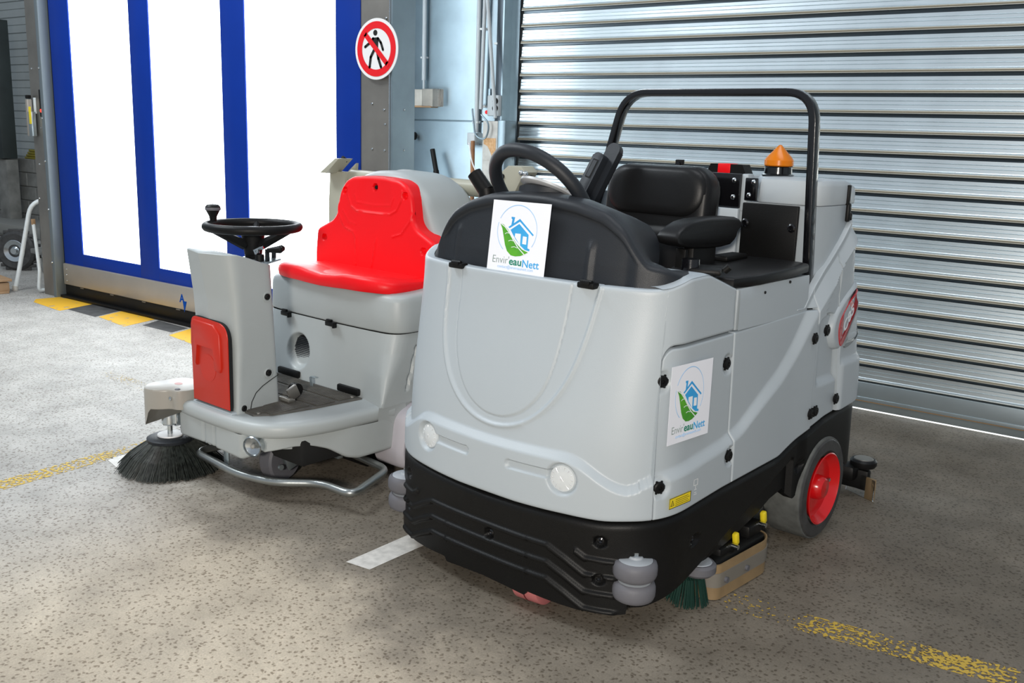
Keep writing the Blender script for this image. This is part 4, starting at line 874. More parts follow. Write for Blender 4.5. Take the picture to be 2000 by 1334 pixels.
dw2 = wheel('drive_wheel', (-WX + .075, WY, .203), (1, 0, 0), .203, .15, 'tyre', SR)
fw = wheel('front_wheel', FWC, (1, .12, 0), .088, .10, 'pink', SR); B().lathe([(.0885, -.003), (.0895, 0), (.0885, .003)], FWC, (1, .12, 0), 40, cap=False).obj('tread_groove', mat('dark_red_groove', (.12, .01, .015), .6), fw)
B().box((FWC[0], FWC[1] + .05, .25), (.06, .10, .20), .02).obj('wheel_fork', 'black', SR)
for sx, nm in ((1, 'r'), (-1, 'l')):
    cx = sx * .508; cy = .075
    for z in (.224, .156):
        R_ = .069 if z > .2 else .067
        rl = B().lathe([(.02, -.031), (R_ * .80, -.031), (R_ * .93, -.025), (R_ * .99, -.014), (R_, 0), (R_ * .99, .012), (R_ * .93, .023), (R_ * .80, .029), (R_ * .78, .025), (.02, .025)], (cx, cy, z), (0, 0, 1), 44).obj('bumper_roller', 'rubber', SR, ang=50)
        B().lathe([(R_ * .775, .0245), (R_ * .77, .029), (R_ * .70, .031), (.024, .034), (.020, .040), (.001, .040)], (cx, cy, z), (0, 0, 1), 36).obj('hub_cap', 'rollerhub', rl)
    rb = B().cyl((cx, cy, .13), (cx, cy, .292), .007, n=10); rb.cyl((cx, cy, .264), (cx, cy, .276), .012, n=6); rb.obj('roller_bolt', 'chrome', SR)
# side brush deck roller, green bristles and side squeegee
rl = B().lathe([(.001, -.02), (.050, -.02), (.060, -.01), (.060, .012), (.052, .02), (.001, .02)], SQR, (0, 0, 1), 36).obj('deck_roller', 'rubber', SR); B().lathe([(.046, .0205), (.044, .023), (.001, .023)], SQR, (0, 0, 1), 30).obj('hub_cap', 'rollerhub', rl)
b = B()
for k in range(120):
    a = random.uniform(-3.0, 0.5); r = .02 + .03 * random.random(); p = Vector((SQR[0] - .03 + r * cos(a), SQR[1] + .0 + r * sin(a), .095)); b.cyl(p, p + Vector((cos(a) * .022, sin(a) * .022, -.092)), .0022, .0016, 4)
o = b.obj('deck_bristles', 'green', SR); o['kind'] = 'stuff'
P0, P1 = Vector((.585, .462, 0)), Vector((.600, .770, 0))
sqp = [Vector((.50, .44, 0)), Vector((.555, .445, 0)), P0, P0.lerp(P1, .33), P0.lerp(P1, .66), P1, Vector((.575, .82, 0)), Vector((.53, .835, 0))]
sqp = fillet(sqp, .03, 4)
def strip(nm, z0, z1, t, m, off=0.0, par=None):
    b = B(); pts = []
    for i, p in enumerate(sqp):
        tg = (sqp[min(i + 1, len(sqp) - 1)] - sqp[max(i - 1, 0)]).normalized(); n = Vector((tg.y, -tg.x, 0)); pts.append((p + n * off, n))
    b.skin([[Vector((p.x, p.y, z0)), Vector(((p + n * t).x, (p + n * t).y, z0)), Vector(((p + n * t).x, (p + n * t).y, z1)), Vector((p.x, p.y, z1))] for p, n in pts]); return b.obj(nm, m, par or SR, ang=40)
sq = strip('side_squeegee', .004, .128, .006, 'gum'); strip('clamp_strip', .048, .098, .003, 'gumgrey', .006, sq)
for t in (.12, .55):
    p = P0.lerp(P1, t); B().cyl((p.x + .008, p.y, .068), (p.x + .018, p.y, .068), .010, n=12).obj('screw', 'rubber', sq)
B().box((.52, .63, .115), (.13, .36, .05), .02).obj('squeegee_carrier', 'black', SR)
for yy, zz in ((.60, .175), (.80, .195)):
    k_ = B().box((.57, yy, zz), (.02, .022, .045), .006, Matrix.Rotation(rad(15), 3, 'X')).obj('release_clip', 'yellow', SR); B().cyl((.555, yy - .02, zz - .02), (.592, yy - .02, zz - .02), .009, n=12).obj('clip_pin', 'chrome', k_)
    B().box((.54, yy - .05, zz - .035), (.06, .10, .05), .012).obj('clip_bracket', 'black', SR)
# rear squeegee behind the drive wheel
rs = RSQ
B().box((rs[0] - .16, rs[1] - .03, .105), (.30, .09, .07), .02).obj('rear_squeegee_arm', 'black', SR)
rr_ = B().lathe([(.001, -.018), (.050, -.018), (.056, -.008), (.056, .008), (.048, .016), (.001, .016)], (rs[0], rs[1], .150), (0, 0, 1), 36).obj('rear_roller', 'seatblk', SR); B().lathe([(.041, .0165), (.039, .019), (.001, .019)], (rs[0], rs[1], .150), (0, 0, 1), 30).obj('hub_cap', 'steel', rr_)
B().box((rs[0] - .10, rs[1] - .005, .075), (.27, .04, .09), .01).obj('rear_squeegee_body', 'black', SR)
rq = B().box((rs[0] + .005, rs[1] - .02, .05), (.16, .008, .095), .002, Matrix.Rotation(rad(-25), 3, 'Z')).obj('rear_squeegee_blade', 'clear', SR); B().box((rs[0] + .055, rs[1] - .035, .05), (.045, .010, .095), .002, Matrix.Rotation(rad(-15), 3, 'Z')).obj('rubber_end', 'gum', rq)

# ================================================================== small ride-on sweeper
SW = thing('ride_on_sweeper', 'small grey ride-on sweeper with a red seat, red front flap and black round brush', 'floor sweeper', (-3.30, 2.39, 0), rad(-4))
def arcpath(pts, r=.04, n=4): return [(p.x, p.y) for p in fillet([(a, b, 0) for a, b in pts], r, n)]
def mirror(pts): return [(-x, y) for x, y in reversed(pts)]
# platform with overhanging rim
RT = arcpath([(0, -.040), (.20, -.034), (.33, -.002), (.415, .09), (.458, .24), (.472, .42), (.48, .60)], .08)
def reslerp(pts, n):
    L = [0]
    for p, q in zip(pts, pts[1:]): L.append(L[-1] + math.dist(p, q))
    out = []
    for i in range(n):
        a = L[-1] * i / (n - 1); j = min(max(1, bisect.bisect_left(L, a)), len(L) - 1); t = (a - L[j - 1]) / max(1e-9, L[j] - L[j - 1]); out.append((pts[j - 1][0] + (pts[j][0] - pts[j - 1][0]) * t, pts[j - 1][1] + (pts[j][1] - pts[j - 1][1]) * t))
    return out
RT = reslerp(RT, 50); RT = [((a[0] + 2 * b_[0] + c_[0]) / 4, (a[1] + 2 * b_[1] + c_[1]) / 4) for a, b_, c_ in zip([RT[0]] + RT[:-1], RT, RT[1:] + [RT[-1]])]
TRo = mirror(RT[1:]) + RT
def tray_ring(z, k, lo=0.0):   # k: pulled inwards
    out = []
    for i, (x, y) in enumerate(TRo):
        a = Vector(TRo[min(i + 1, len(TRo) - 1)]) - Vector(TRo[max(i - 1, 0)]); a.normalize(); n = Vector((a.y, -a.x))
        out.append(Vector((x - n.x * k, y - n.y * k, z)))
    return out
b = B(); b.skin([tray_ring(z, k) for z, k in ((.328, .30), (.330, .05), (.329, .02), (.322, .008), (.310, 0), (.285, .002), (.272, .006), (.268, .014), (.268, .05))], closed=False)
plat = b.obj('platform', 'greyg', SW, ang=50)
B().prism([(-.38, .16), (-.27, .05), (.27, .05), (.345, .14), (.38, .30), (.40, .60), (-.40, .60)], (0, 0, .20), (1, 0, 0), (0, 1, 0), .126).obj('platform_core', 'greyg', SW)
# lower fascia: a rounded wrap with a proud centre block and lamp recesses
FP = arcpath([(0, -.012), (.25, -.012), (.31, .010), (.36, .065), (.40, .15), (.43, .26), (.462, .36), (.478, .50), (.46, .78), (.45, 1.2)], .09)
FP = reslerp(FP, 150)
for _ in range(3): FP = [FP[0]] + [((a[0] + 2 * b_[0] + c_[0]) / 4, (a[1] + 2 * b_[1] + c_[1]) / 4) for a, b_, c_ in zip(FP, FP[1:], FP[2:])] + [FP[-1]]
FPa = mirror(FP[1:]) + FP; FL = [0]
for p, q in zip(FPa, FPa[1:]): FL.append(FL[-1] + math.dist(p, q))
mid = FL[len(FL) // 2]
def fas(S, z, o):
    a = max(0, min(FL[-1] - 1e-6, S + mid)); i = max(1, bisect.bisect_right(FL, a)); i = min(i, len(FL) - 1); t = (a - FL[i - 1]) / (FL[i] - FL[i - 1]); p, q = FPa[i - 1], FPa[i]
    d = Vector((q[0] - p[0], q[1] - p[1])).normalized(); return Vector((p[0] + (q[0] - p[0]) * t + d.y * o, p[1] + (q[1] - p[1]) * t - d.x * o, z))
def fas_bot(S):
    a = abs(S); return smooth_lerp(a, [(0, .172), (.235, .165), (.27, .185), (.33, .205), (.45, .222), (.53, .215), (.60, .19), (.68, .14), (.74, .125), (.80, .128), (1.4, .13)], .015)
def fas_d(S, z):
    a = abs(S); d = 0.0
    d += .014 * (sm(a, .04, .050) * (1 - sm(a, .228, .238))) * (1 if S > 0 else .7)
    d += .010 * (1 - sm(a, .03, .045)) - 0.0
    d -= .020 * (1 - sm(math.hypot(a - .288, z - .232), .040, .052))
    return d
us = [-1.2 + 2.4 * i / 260 for i in range(261)]
b = B(); b.grid(lambda u, v: fas(u, fas_bot(u) + (.272 - fas_bot(u)) * v, fas_d(u, fas_bot(u) + (.272 - fas_bot(u)) * v) - edge_round(v * .1, .012)), us, [0, .02, .05, .09] + [.12 + .88 * i / 24 for i in range(25)])
b.grid(lambda u, k: fas(u, fas_bot(u), fas_d(u, fas_bot(u)) - .012 - k), us, (0, .03)); b.obj('fascia', 'greyg', SW, ang=50)
for sx in (-1, 1):
    c = fas(sx * .288, .232, -.004); n = (fas(sx * .288, .232, 1) - c); n.z = 0; n.normalize()
    if sx < 0: n = Vector((-.25, -1, 0)).normalized()
    h = B().lathe([(.040, -.02), (.043, .018), (.040, .022), (.036, .018), (.030, .004), (.001, -.004)], c, n, 30).obj('work_lamp', 'chrome', SW)
    B().lathe([(.001, .034), (.02, .032), (.033, .026), (.040, .016), (.041, .006)], c, n, 30, cap=False).obj('lamp_glass', 'clear', h); B().sphere(c + n * .008, .009, n=10).obj('bulb', 'boxp', h)
# rear body side wall, front wall with recessed round intake
def bw_(u, v):    # u in [-1,1] across the front wall and round the corners; v height
    z = .328 + (.632 - .328) * v; return z
SEC = lambda z: arcpath([(0, lerp(z, [(.33, .553), (.63, .592)])), (.30, lerp(z, [(.33, .560), (.63, .598)])), (lerp(z, [(.33, .481), (.63, .462)]), lerp(z, [(.33, .512), (.45, .54), (.63, .612)])), (lerp(z, [(.33, .478), (.63, .462)]), .80), (.455, 1.25)], lerp(z, [(.33, .008), (.45, .05), (.63, .11)]), 6)
def vent_d(x, z): return math.hypot(x + .175, (z - .460) * .98)
def reslerp(pts, n):
    L = [0]
    for p, q in zip(pts, pts[1:]): L.append(L[-1] + math.dist(p, q))
    out = []
    for i in range(n):
        a = L[-1] * i / (n - 1); j = min(max(1, bisect.bisect_left(L, a)), len(L) - 1); t = (a - L[j - 1]) / max(1e-9, L[j] - L[j - 1]); out.append((pts[j - 1][0] + (pts[j][0] - pts[j - 1][0]) * t, pts[j - 1][1] + (pts[j][1] - pts[j - 1][1]) * t))
    return out
rings = []; NZ = 60
for k in range(NZ + 1):
    z = .326 + (.630 - .326) * k / NZ; R_ = reslerp(SEC(z), 150); A = [(-x, y) for x, y in reversed(R_[1:])] + R_
    row = []
    for x, y in A:
        if y < .62 and abs(x) < .40:
            d = vent_d(x, z); y += .035 * (1 - sm(d, .066, .088))
            if x > .17: y += .022 * sm(x, .19, .25) * (1 - sm(x, .33, .45)) * (1 - sm(z, .33, .60)) * 0
        elif x > .3 and y > .66:
            for oy in (0, .065):
                sd_ = segd(y + oy * -1, z, [(.665, .385), (.735, .565)]); x -= .010 * (1 - sm(sd_, .005, .010))
        row.append(Vector((x, y, z)))
    rings.append(row)
b = B(); b.skin(rings, closed=False); b.obj('seat_base', 'greyg', SW, ang=50)
vg = B().cyl((-.175, .612, .460), (-.175, .618, .460), .074, n=40).obj('intake_backing', 'darkgap', SW, smooth=False)
b = B()
for i in range(-8, 9):
    for j in range(-8, 9):
        x, z = i * .0085 + (j % 2) * .00425, j * .0085
        if math.hypot(x, z) < .068: b.cyl((-.175 + x, .611, .460 + z), (-.175 + x, .604, .460 + z), .0038, .0030, 6)
gm_ = b.obj('grille_mesh', mat('grille_blue_black', (.02, .025, .03), .4), vg); gm_['kind'] = 'stuff'
# side flank below the seat base, reaching down to the wheel guard
b = B(); rr = []
for z, o in ((.125, -.014), (.128, -.004), (.14, 0), (.20, 0), (.265, 0), (.33, 0)):
    rr.append([Vector((lerp(z, [(.125, .462), (.33, .480)]) + o - max(0, y - .8) * .05, y, z)) for y in (.50, .54, .60, .64, .66)])
b.skin(rr, closed=False); b.obj('side_flank', 'greyg', SW)
b = B(); b.skin([[Vector((lerp(y, [(.6, .478), (.8, .462), (1.25, .455)]) , y, z)) for y in (.64, .70, .76, .82, 1.0, 1.25)] for z in (.30, .33)], closed=False); b.obj('side_sill', 'greyg', SW)
# upper cap
def capsec(z, k): return [(x * (1 - k), y + k * .5) for x, y in arcpath([(0, .588), (.30, .596), (.472, .615), (.472, .85), (.462, 1.25)], .12, 8)]
b = B(); rings = []
for z, k in ((.634, .012), (.636, .002), (.642, -.002), (.70, .0), (.765, .004), (.782, .012), (.793, .03), (.80, .07), (.803, .16)):
    R_ = reslerp(capsec(z, k), 60); rings.append([Vector((-x, y, z + (.0 if z < .7 else .014 * (1 - sm(abs(x), .2, .46)) + .02 * sm(y, .7, .95)))) for x, y in reversed(R_[1:])] + [Vector((x, y, z + (.0 if z < .7 else .014 * (1 - sm(abs(x), .2, .46)) + .02 * sm(y, .7, .95)))) for x, y in R_])
b.skin(rings, closed=False); b.obj('upper_cover', 'greyg', SW, ang=50)
B().box((0, .95, .632), (.80, .60, .018)).obj('seam_gap', 'darkgap', SW)
B().box((0, .93, .45), (.86, .60, .66), .02).obj('inner_body', 'darkgap', SW)
for x in (-.267, .066):
    b = B().box((x, .576, .628), (.062, .022, .022), .005); b.box((x - .006, .572, .644), (.034, .014, .010), .003); b.box((x + .03, .572, .626), (.006, .024, .026), .002); b.obj('latch', 'black', SW)
# seat
def seat_out(k): return [(x * k, .76 + (y - .76) * k) for x, y in mirror(SO[1:]) + SO]
SO = arcpath([(0, .563), (.16, .565), (.30, .575), (.405, .63), (.415, .80), (.41, .965)], .06)
b = B(); rings = []
for z, k in ((.800, .985), (.806, 1.0), (.826, 1.012), (.842, 1.0), (.852, .97), (.857, .92), (.856, .80), (.853, .5), (.852, .2)):
    rings.append([Vector((x, y, z + (.010 * sm(abs(x), .08, .18) * (1 - sm(abs(x), .30, .40)) - .008 * (1 - sm(abs(x), 0, .12))) * (1 if z > .83 else .3) * sm(.72 - y, -.1, .1) + .012 * sm(y, .6, .9) * (-1 if z > .85 else 0))) for x, y in seat_out(k)])
b.skin(rings, cap=False); b.bm.faces.new([b.bm.verts[-1 - i] for i in range(0)] ) if False else None
cu = b.obj('seat_cushion', 'red', SW, ang=70)
B().box((0, .78, .835), (.70, .34, .03), .01).obj('cushion_core', 'red', cu)
# backrest with shoulders and embossed grooves, built as a height field
BO = [(.418, .815), (.423, .90), (.418, 1.005), (.30, 1.058), (.272, 1.09), (.262, 1.16), (.250, 1.205), (.215, 1.252), (.165, 1.275), (.08, 1.282), (0, 1.284)]
BOf = arcpath(BO, .02, 3); outl = BOf + [(-x, z) for x, z in reversed(BOf[:-1])]
def bk_y(z): return .868 + .030 * (z - .82) / .46
GR = [[(-.19, 1.225), (-.185, 1.18), (-.16, 1.135), (-.12, 1.115), (0, 1.113), (.12, 1.115), (.16, 1.135), (.185, 1.18), (.19, 1.225)],
      [(-.265, 1.15), (-.25, 1.09), (-.20, 1.03), (-.135, 1.012), (-.115, .985), (-.105, .86)], [(.265, 1.13), (.25, 1.09), (.20, 1.03), (.14, 1.012)], [(-.02, 1.0), (-.03, .93), (-.04, .862), (-.028, .858)][:0] or [(.03, .99), (.02, .92), (.01, .862)],
      [(-.135, 1.19), (-.12, 1.155), (0, 1.148), (.12, 1.155), (.135, 1.19)], [(-.22, 1.11), (-.17, 1.06), (-.12, 1.05)]]
HL = [(-.215, 1.205), (.212, 1.205), (-.352, .965), (.352, .965), (0, 1.232)]
b = B(); nx, nz = 170, 100; grid = {}
for i in range(nx + 1):
    for j in range(nz + 1):
        z = .815 + (1.284 - .815) * j / nz; hw = 0
        for (xa, za), (xb, zb_) in zip(BOf, BOf[1:]):
            if min(za, zb_) - 1e-9 <= z <= max(za, zb_) + 1e-9: t = 0 if zb_ == za else (z - za) / (zb_ - za); hw = max(hw, xa + (xb - xa) * t)
        hw = max(hw, .0); x = hw * (2 * i / nx - 1); e = segd(x, z, outl) if (i < 10 or i > nx - 10 or j > nz - 8) else .05
        y = bk_y(z) + edge_round(e, .020) - .006 * sm(e, .03, .05) * 0
        for q, P in enumerate(GR):
            dd = segd(x, z, P); y -= (.0045 if q in (0,) else .004) * (1 - sm(dd, .001, .007)) * (1 if q < 4 else .5)
        if z < 1.005 or True: y += .010 * (1 - sm(segd(x, z, [(0, 1.20), (0, 1.15)]), .06, .13)) * (1 if z > 1.113 else 0) * .5
        for hx, hz in HL: y += .022 * (1 - sm(math.hypot(x - hx, z - hz), .013, .019))
        grid[i, j] = b.bm.verts.new((x, y, z))
for i in range(nx):
    for j in range(nz): b.bm.faces.new((grid[i, j], grid[i + 1, j], grid[i + 1, j + 1], grid[i, j + 1]))
be = B(); be.skin([[Vector((x, bk_y(z) + dy, z)) for x, z in outl] for dy in (.0202, .095)], closed=False)
me_tmp = b.obj('backrest', 'red', SW, ang=50); be.obj('backrest_shell', 'red', me_tmp, ang=40)
B().cyl((0, .915, 1.232), (0, .905, 1.232), .009, n=14).obj('screw', 'black', me_tmp)
B().box((0, 1.0, .90), (.78, .1, .17), .03).obj('seat_rear_support', 'greyg', SW)
# rounded tank behind the seat
def tsec(k, zoff=0): return [(x * k, .75 + (z - .75 + zoff) * k) for x, z in arcpath([(.44, .70), (.435, .95), (.36, 1.03), (.315, 1.12), (.285, 1.20), (.20, 1.275), (.10, 1.305), (0, 1.31)], .07, 5)]
b = B(); rings = []
for y, k in ((.955, .93), (.96, .965), (.975, .985), (1.0, 1.0), (1.15, 1.0), (1.24, .985), (1.28, .95), (1.30, .88)):
    S_ = tsec(k); rings.append([Vector((x, y, z)) for x, z in S_] + [Vector((-x, y, z)) for x, z in reversed(S_[:-1])])
b.skin(rings, closed=True); b.obj('rear_tank', 'greyg', SW, ang=50)
B().sphere((.0, 1.10, 1.302), .05, (1.3, .8, .25)).obj('filler_dimple', 'greyg', SW)
# steering column housing
def csec(z):
    yf = lerp(z, [(.33, .014), (.60, .010), (.80, -.012), (.99, -.045)]); yb_ = lerp(z, [(.33, .245), (.99, .215)]); w_ = lerp(z, [(.33, .153), (.99, .163)]); wb_ = lerp(z, [(.33, .128), (.99, .150)])
    r = lerp(z, [(.33, .012), (.99, .05)]); P = arcpath([(0, yf), (w_, yf + .004 + lerp(z, [(.33, 0), (.99, .03)])), (wb_, yb_), (0, yb_)], r, 6); return reslerp(P, 60)
def ctopz(y): return lerp(y, [(-.06, .986), (-.02, .991), (.03, .988), (.09, .970), (.16, .945), (.24, .925)])
b = B(); rings = []; NZ = 70
for k in range(NZ + 1):
    t = k / NZ; ring = []
    for x, y in csec(.33 + .65 * t):
        z = .33 + (ctopz(y) - .33) * t
        if y < .05 and abs(x) < .145 and .335 < z < .71: pass
        ring.append((x, y, z))
    rings.append([Vector(p) for p in ring] + [Vector((-x, y, z)) for x, y, z in reversed(ring[1:-1])])
last = rings[-1]
rings.append([Vector((p.x * .97, .1 + (p.y - .1) * .97, ctopz(.1 + (p.y - .1) * .97) + .004)) for p in last]); rings.append([Vector((p.x * .5, .1 + (p.y - .1) * .5, ctopz(.1 + (p.y - .1) * .5) + .006)) for p in last])
b.skin(rings); col = b.obj('steering_housing', 'greyg', SW, ang=50)
for yy, zz in ((.178, .806), (.182, .479), (.052, .350)):
    x = lerp(zz, [(.33, .150), (.99, .163)]) - yy * .07; s_ = B().lathe([(.022, -.002), (.022, .003), (.018, .004), (.016, 0)], (x, yy, zz), (1, .08, 0), 22, cap=False).obj('screw_recess', 'greyg', col); B().lathe([(.0135, -.004), (.0135, .005), (.009, .008), (.001, .005)], (x, yy, zz), (1, .08, 0), 16).obj('screw', 'black', col)
B().tube([(.152 - y * .07 + .001, y, z) for y, z in fillet2] if False else [Vector((.1535 - .07 * y, y, z)) for y, z in ((.085, .340), (.092, .37), (.115, .405), (.15, .428), (.19, .445), (.235, .462))], .0016, 6).obj('panel_seam', 'darkgap', col)
# red flap
FO = arcpath([(-.130, .345), (.138, .345), (.138, .62), (.105, .695), (.05, .708), (-.125, .708)][:], .045, 6)
FO = [( -.130, .348), (.138, .348)] + [(p.x, p.y) for p in fillet([(.138, .40, 0), (.138, .705, 0), (.0, .712, 0)], .10, 8)] + [(p.x, p.y) for p in fillet([(-.03, .712, 0), (-.130, .712, 0), (-.130, .60, 0)], .035, 5)]
def prism_xz(poly, y0, dy, bev=0.0): return B().prism(poly, (0, y0, 0), (1, 0, 0), (0, 0, 1), dy, bev)
prism_xz([(x * 1.012, .53 + (z - .53) * 1.01) for x, z in FO], .006, .012).obj('flap_recess', 'darkgap', col)
fl = prism_xz(FO, .004, .014, .004).obj('red_flap', 'redflap', SW, ang=50)
for poly, dy in (([(-.118, .60), (-.105, .51), (-.085, .505), (-.080, .60), (.045, .60), (.05, .505), (.085, .50), (.095, .52), (.088, .66), (.045, .695), (-.10, .700), (-.118, .67)], .0145),):
    prism_xz(poly, -.008, dy * .8, .005).obj('flap_handle', 'redflap', fl, ang=50)
B().cyl((-.01, -.009, .505), (-.01, -.0112, .505), .058, n=36).obj('round_emboss', 'redflap', fl)
B().box((0, .02, .333), (.29, .05, .012), .003).obj('flap_sill', 'grey', col)
# controls on the column
B().box((.04, .195, .944), (.20, .13, .008), .003, Matrix.Rotation(rad(10), 3, 'X')).obj('top_plate', 'galv', col)
wc = Vector((.005, .215, 1.083))
b = B(); b.lathe([(.034, -.15), (.034, -.12), (.036, -.115), (.040, -.09), (.046, -.05), (.052, -.015), (.03, -.01), (.001, -.005)], wc, (0, 0, 1), 28)
for k in range(7): b.lathe([(.030, -.15 + .006 * k - .006), (.037, -.147 + .006 * k - .006), (.030, -.144 + .006 * k - .006)], wc + Vector((0, 0, .01)), (0, 0, 1), 24)
hub = b.obj('wheel_hub', 'black', SW)
sw2 = B().tube([wc + Vector((.188 * cos(t), .188 * sin(t), 0)) for t in [2 * pi * i / 72 for i in range(72)]], .0185, 14, closed=True).obj('steering_wheel', 'black', SW)
b = B()
for a in (20, 140, 265): b.tube([wc + Vector((.186 * cos(rad(a)), .186 * sin(rad(a)), -.002)), wc + Vector((.04 * cos(rad(a)), .04 * sin(rad(a)), -.075))], [.015, .022], 8)
b.obj('spokes', 'black', sw2); B().lathe([(.05, -.016), (.046, -.004), (.001, 0)], wc, (0, 0, 1), 28).obj('hub_cap', 'signwhite', sw2)
kn = wc + Vector((.188 * cos(rad(205)), .188 * sin(rad(205)), .012)); k_ = B().lathe([(.014, 0), (.016, .02), (.026, .040), (.031, .052), (.031, .062), (.024, .070), (.001, .074)], kn, (0, 0, 1), 26).obj('steering_knob', 'black', sw2); B().lathe([(.0315, .047), (.0325, .050), (.0325, .056), (.0315, .059)], kn, (0, 0, 1), 26, cap=False).obj('grey_band', 'rubber', k_)
b = B(); b.cyl((.085, .19, .945), (.085, .19, .975), .019, n=18); b.obj('switch_body', 'black', SW)
b = B(); b.tube([(.075, .18, .975), (.070, .175, .99), (.085, .19, 1.0), (.10, .20, 1.005)], .006, 8); b.box((.075, .185, .985), (.022, .014, .012), .002); b.obj('key_and_ring', 'chrome', SW)
for dx, dy, l in ((.0, .0, .075), (-.025, .05, .05)):
    b = B().box((.118 + dx, .205 + dy, .972), (.010, .018, .055), .002); o = b.obj('lever_post', 'gloss', SW); B().lathe([(.009, 0), (.010, .01), (.013, .03), (.015, l - .01), (.010, l), (.001, l + .002)], (.122 + dx, .205 + dy, .995), (1, .25, .12), 16).obj('lever_grip', 'black', o)
# foot mat with ribs, pedals
MP = [(-.30, .05), (.14, .055), (.215, .050), (.262, .12), (.297, .30), (.318, .545), (-.31, .545)]
mt_ = B().prism(MP, (0, 0, .330), (1, 0, 0), (0, 1, 0), .006, .002).obj('foot_mat', 'mat_', SW)
b = B()
for k in range(56):
    x = .285 - .0115 * k; y0 = .30 if x > .265 else (.10 if x > .225 else .06); y1 = .535
    for (a, c_) in ((y0, .30), (.315, .42), (.435, y1)):
        if c_ - a > .02: b.box((x, (a + c_) / 2, .3385), (.0055, c_ - a - .006, .0055), .0)
rb_ = b.obj('mat_ribs', 'mat_', mt_, smooth=False); rb_['kind'] = 'stuff'
for x, y in ((.215, .075), (.285, .515), (-.02, .30)): B().sphere((x, y, .338), .010, (1, 1, .5), 12).obj('mat_screw', 'steel', mt_)
for x0, x1 in ((.145, .29), (-.30, -.14)):
    B().box(((x0 + x1) / 2, .552, .352), (x1 - x0, .022, .034), .008).obj('black_slot_cover', 'black', SW)
pd = B().box((.155, .262, .350), (.075, .035, .016), .003, Matrix.Rotation(rad(-10), 3, 'X')).obj('pedal', 'steel', SW); B().box((.15, .30, .372), (.018, .05, .055), .003, Matrix.Rotation(rad(25), 3, 'X')).obj('pedal_arm', 'steel', pd); B().cyl((.11, .33, .375), (.14, .33, .375), .03).obj('pedal_pivot', 'black', pd)
b = B().box((.018, .50, .355), (.018, .006, .055), .002, Matrix.Rotation(rad(-8), 3, 'Y')); b.box((.032, .50, .384), (.03, .014, .005), .002); b.obj('foot_lever', 'galv', SW)
# tubular bumper
b = B().tube(fillet([(-.14, .13, .10), (-.15, .0, .10), (.17, -.005, .085), (.36, .04, .085), (.50, .17, .085), (.69, .175, .085), (.57, .47, .085), (.24, .47, .105), (.20, .30, .14)], .06, 5), .0165, 14); bmp = b.obj('tubular_bumper', 'zinctube', SW)
B().box((.06, .02, .125), (.035, .008, .10), .002).obj('bumper_bracket', 'galv', bmp); B().box((.33, .40, .14), (.03, .03, .09), .004).obj('bumper_bracket', 'galv', bmp); B().sphere((.30, .40, .10), .012, n=10).obj('bolt', 'chrome', bmp)
# underside: front wheel, hinged dust flap, axle parts
fw = B().lathe([(.06, -.035), (.092, -.035), (.10, -.025), (.10, .025), (.092, .035), (.06, .035)], (.16, .22, .10), (1, .2, 0), 36).obj('front_wheel', 'rubber', SW); B().lathe([(.06, .03), (.05, .034), (.001, .036)], (.16, .22, .10), (1, .2, 0), 24).obj('wheel_hub', 'galv', fw)
b = B().box((.235, .20, .15), (.012, .05, .17), .003, Matrix.Rotation(rad(20), 3, 'X')); b.cyl((.24, .16, .09), (.25, .16, .09), .012); b.obj('wheel_fork', 'galv', SW)
B().box((.21, .50, .115), (.26, .22, .12), .01, Matrix.Rotation(rad(-28), 3, 'X')).obj('dust_flap', 'black', SW)
B().box((0, .62, .19), (.82, .95, .12), .02).obj('underbody', 'darkgap', SW)
for sx in (-1, 1):
    w_ = B().lathe([(.08, -.05), (.125, -.05), (.135, -.04), (.135, .04), (.125, .05), (.08, .05)], (sx * .36, .98, .135), (1, 0, 0), 36).obj('rear_wheel', 'tyreface', SW); B().lathe([(.08, .04 * sx), (.05, .045 * sx), (.001, .046 * sx)], (sx * .36, .98, .135), (1, 0, 0), 24).obj('wheel_hub', 'galv', w_)
    P = [(p.x, p.y) for p in fillet([(1.2, .33, 0), (.74, .335, 0), (.60, .285, 0), (.575, .10, 0), (.60, .035, 0), (1.2, .035, 0), (1.2, .3, 0)], .045, 5)]
    b = B(); b.skin([[Vector((sx * xx, .92 + (y - .92) * k, .18 + (z - .18) * k)) for y, z in P] for xx, k in ((.36, 1), (.495, 1), (.520, .985), (.535, .95))]); b.obj('side_guard', 'lilac', SW, ang=50)
B().box((0, 1.15, .22), (.80, .24, .30), .03).obj('rear_hopper', 'greyg', SW)

# brush assembly
brc = Vector((-.30, -.03, 0))
cv = [(p.x, p.y) for p in fillet([(-.30, .13, 0), (-.395, .10, 0), (-.405, -.07, 0), (-.33, -.135, 0), (-.265, -.10, 0), (-.235, -.055, 0), (-.19, -.055, 0), (-.17, .0, 0), (-.20, .13, 0)], .04, 5)]
def cov(z, k=1.0, low=None):
    return [Vector((-.29 + (x + .29) * k, y * k, z if low is None else low(x, y))) for x, y in cv]
lowf = lambda x, y: lerp(x, [(-.42, .215), (-.345, .205), (-.325, .225), (-.305, .285), (-.2, .29)])
b = B(); b.skin([cov(0, 1, lowf), cov(.30), cov(.363), cov(.372, .985), cov(.374, .95)]); bc_ = b.obj('brush_cover', 'taupe', SW, ang=50)
B().prism([(.016 * cos(2 * pi * i / 20) * 1.3, .016 * sin(2 * pi * i / 20)) for i in range(20)], (-.30, .02, .3743), (1, 0, 0), (0, 1, 0), .0004).obj('faded_logo_mark', mat('faded_red_print', (.50, .22, .20), .5), bc_, smooth=False)
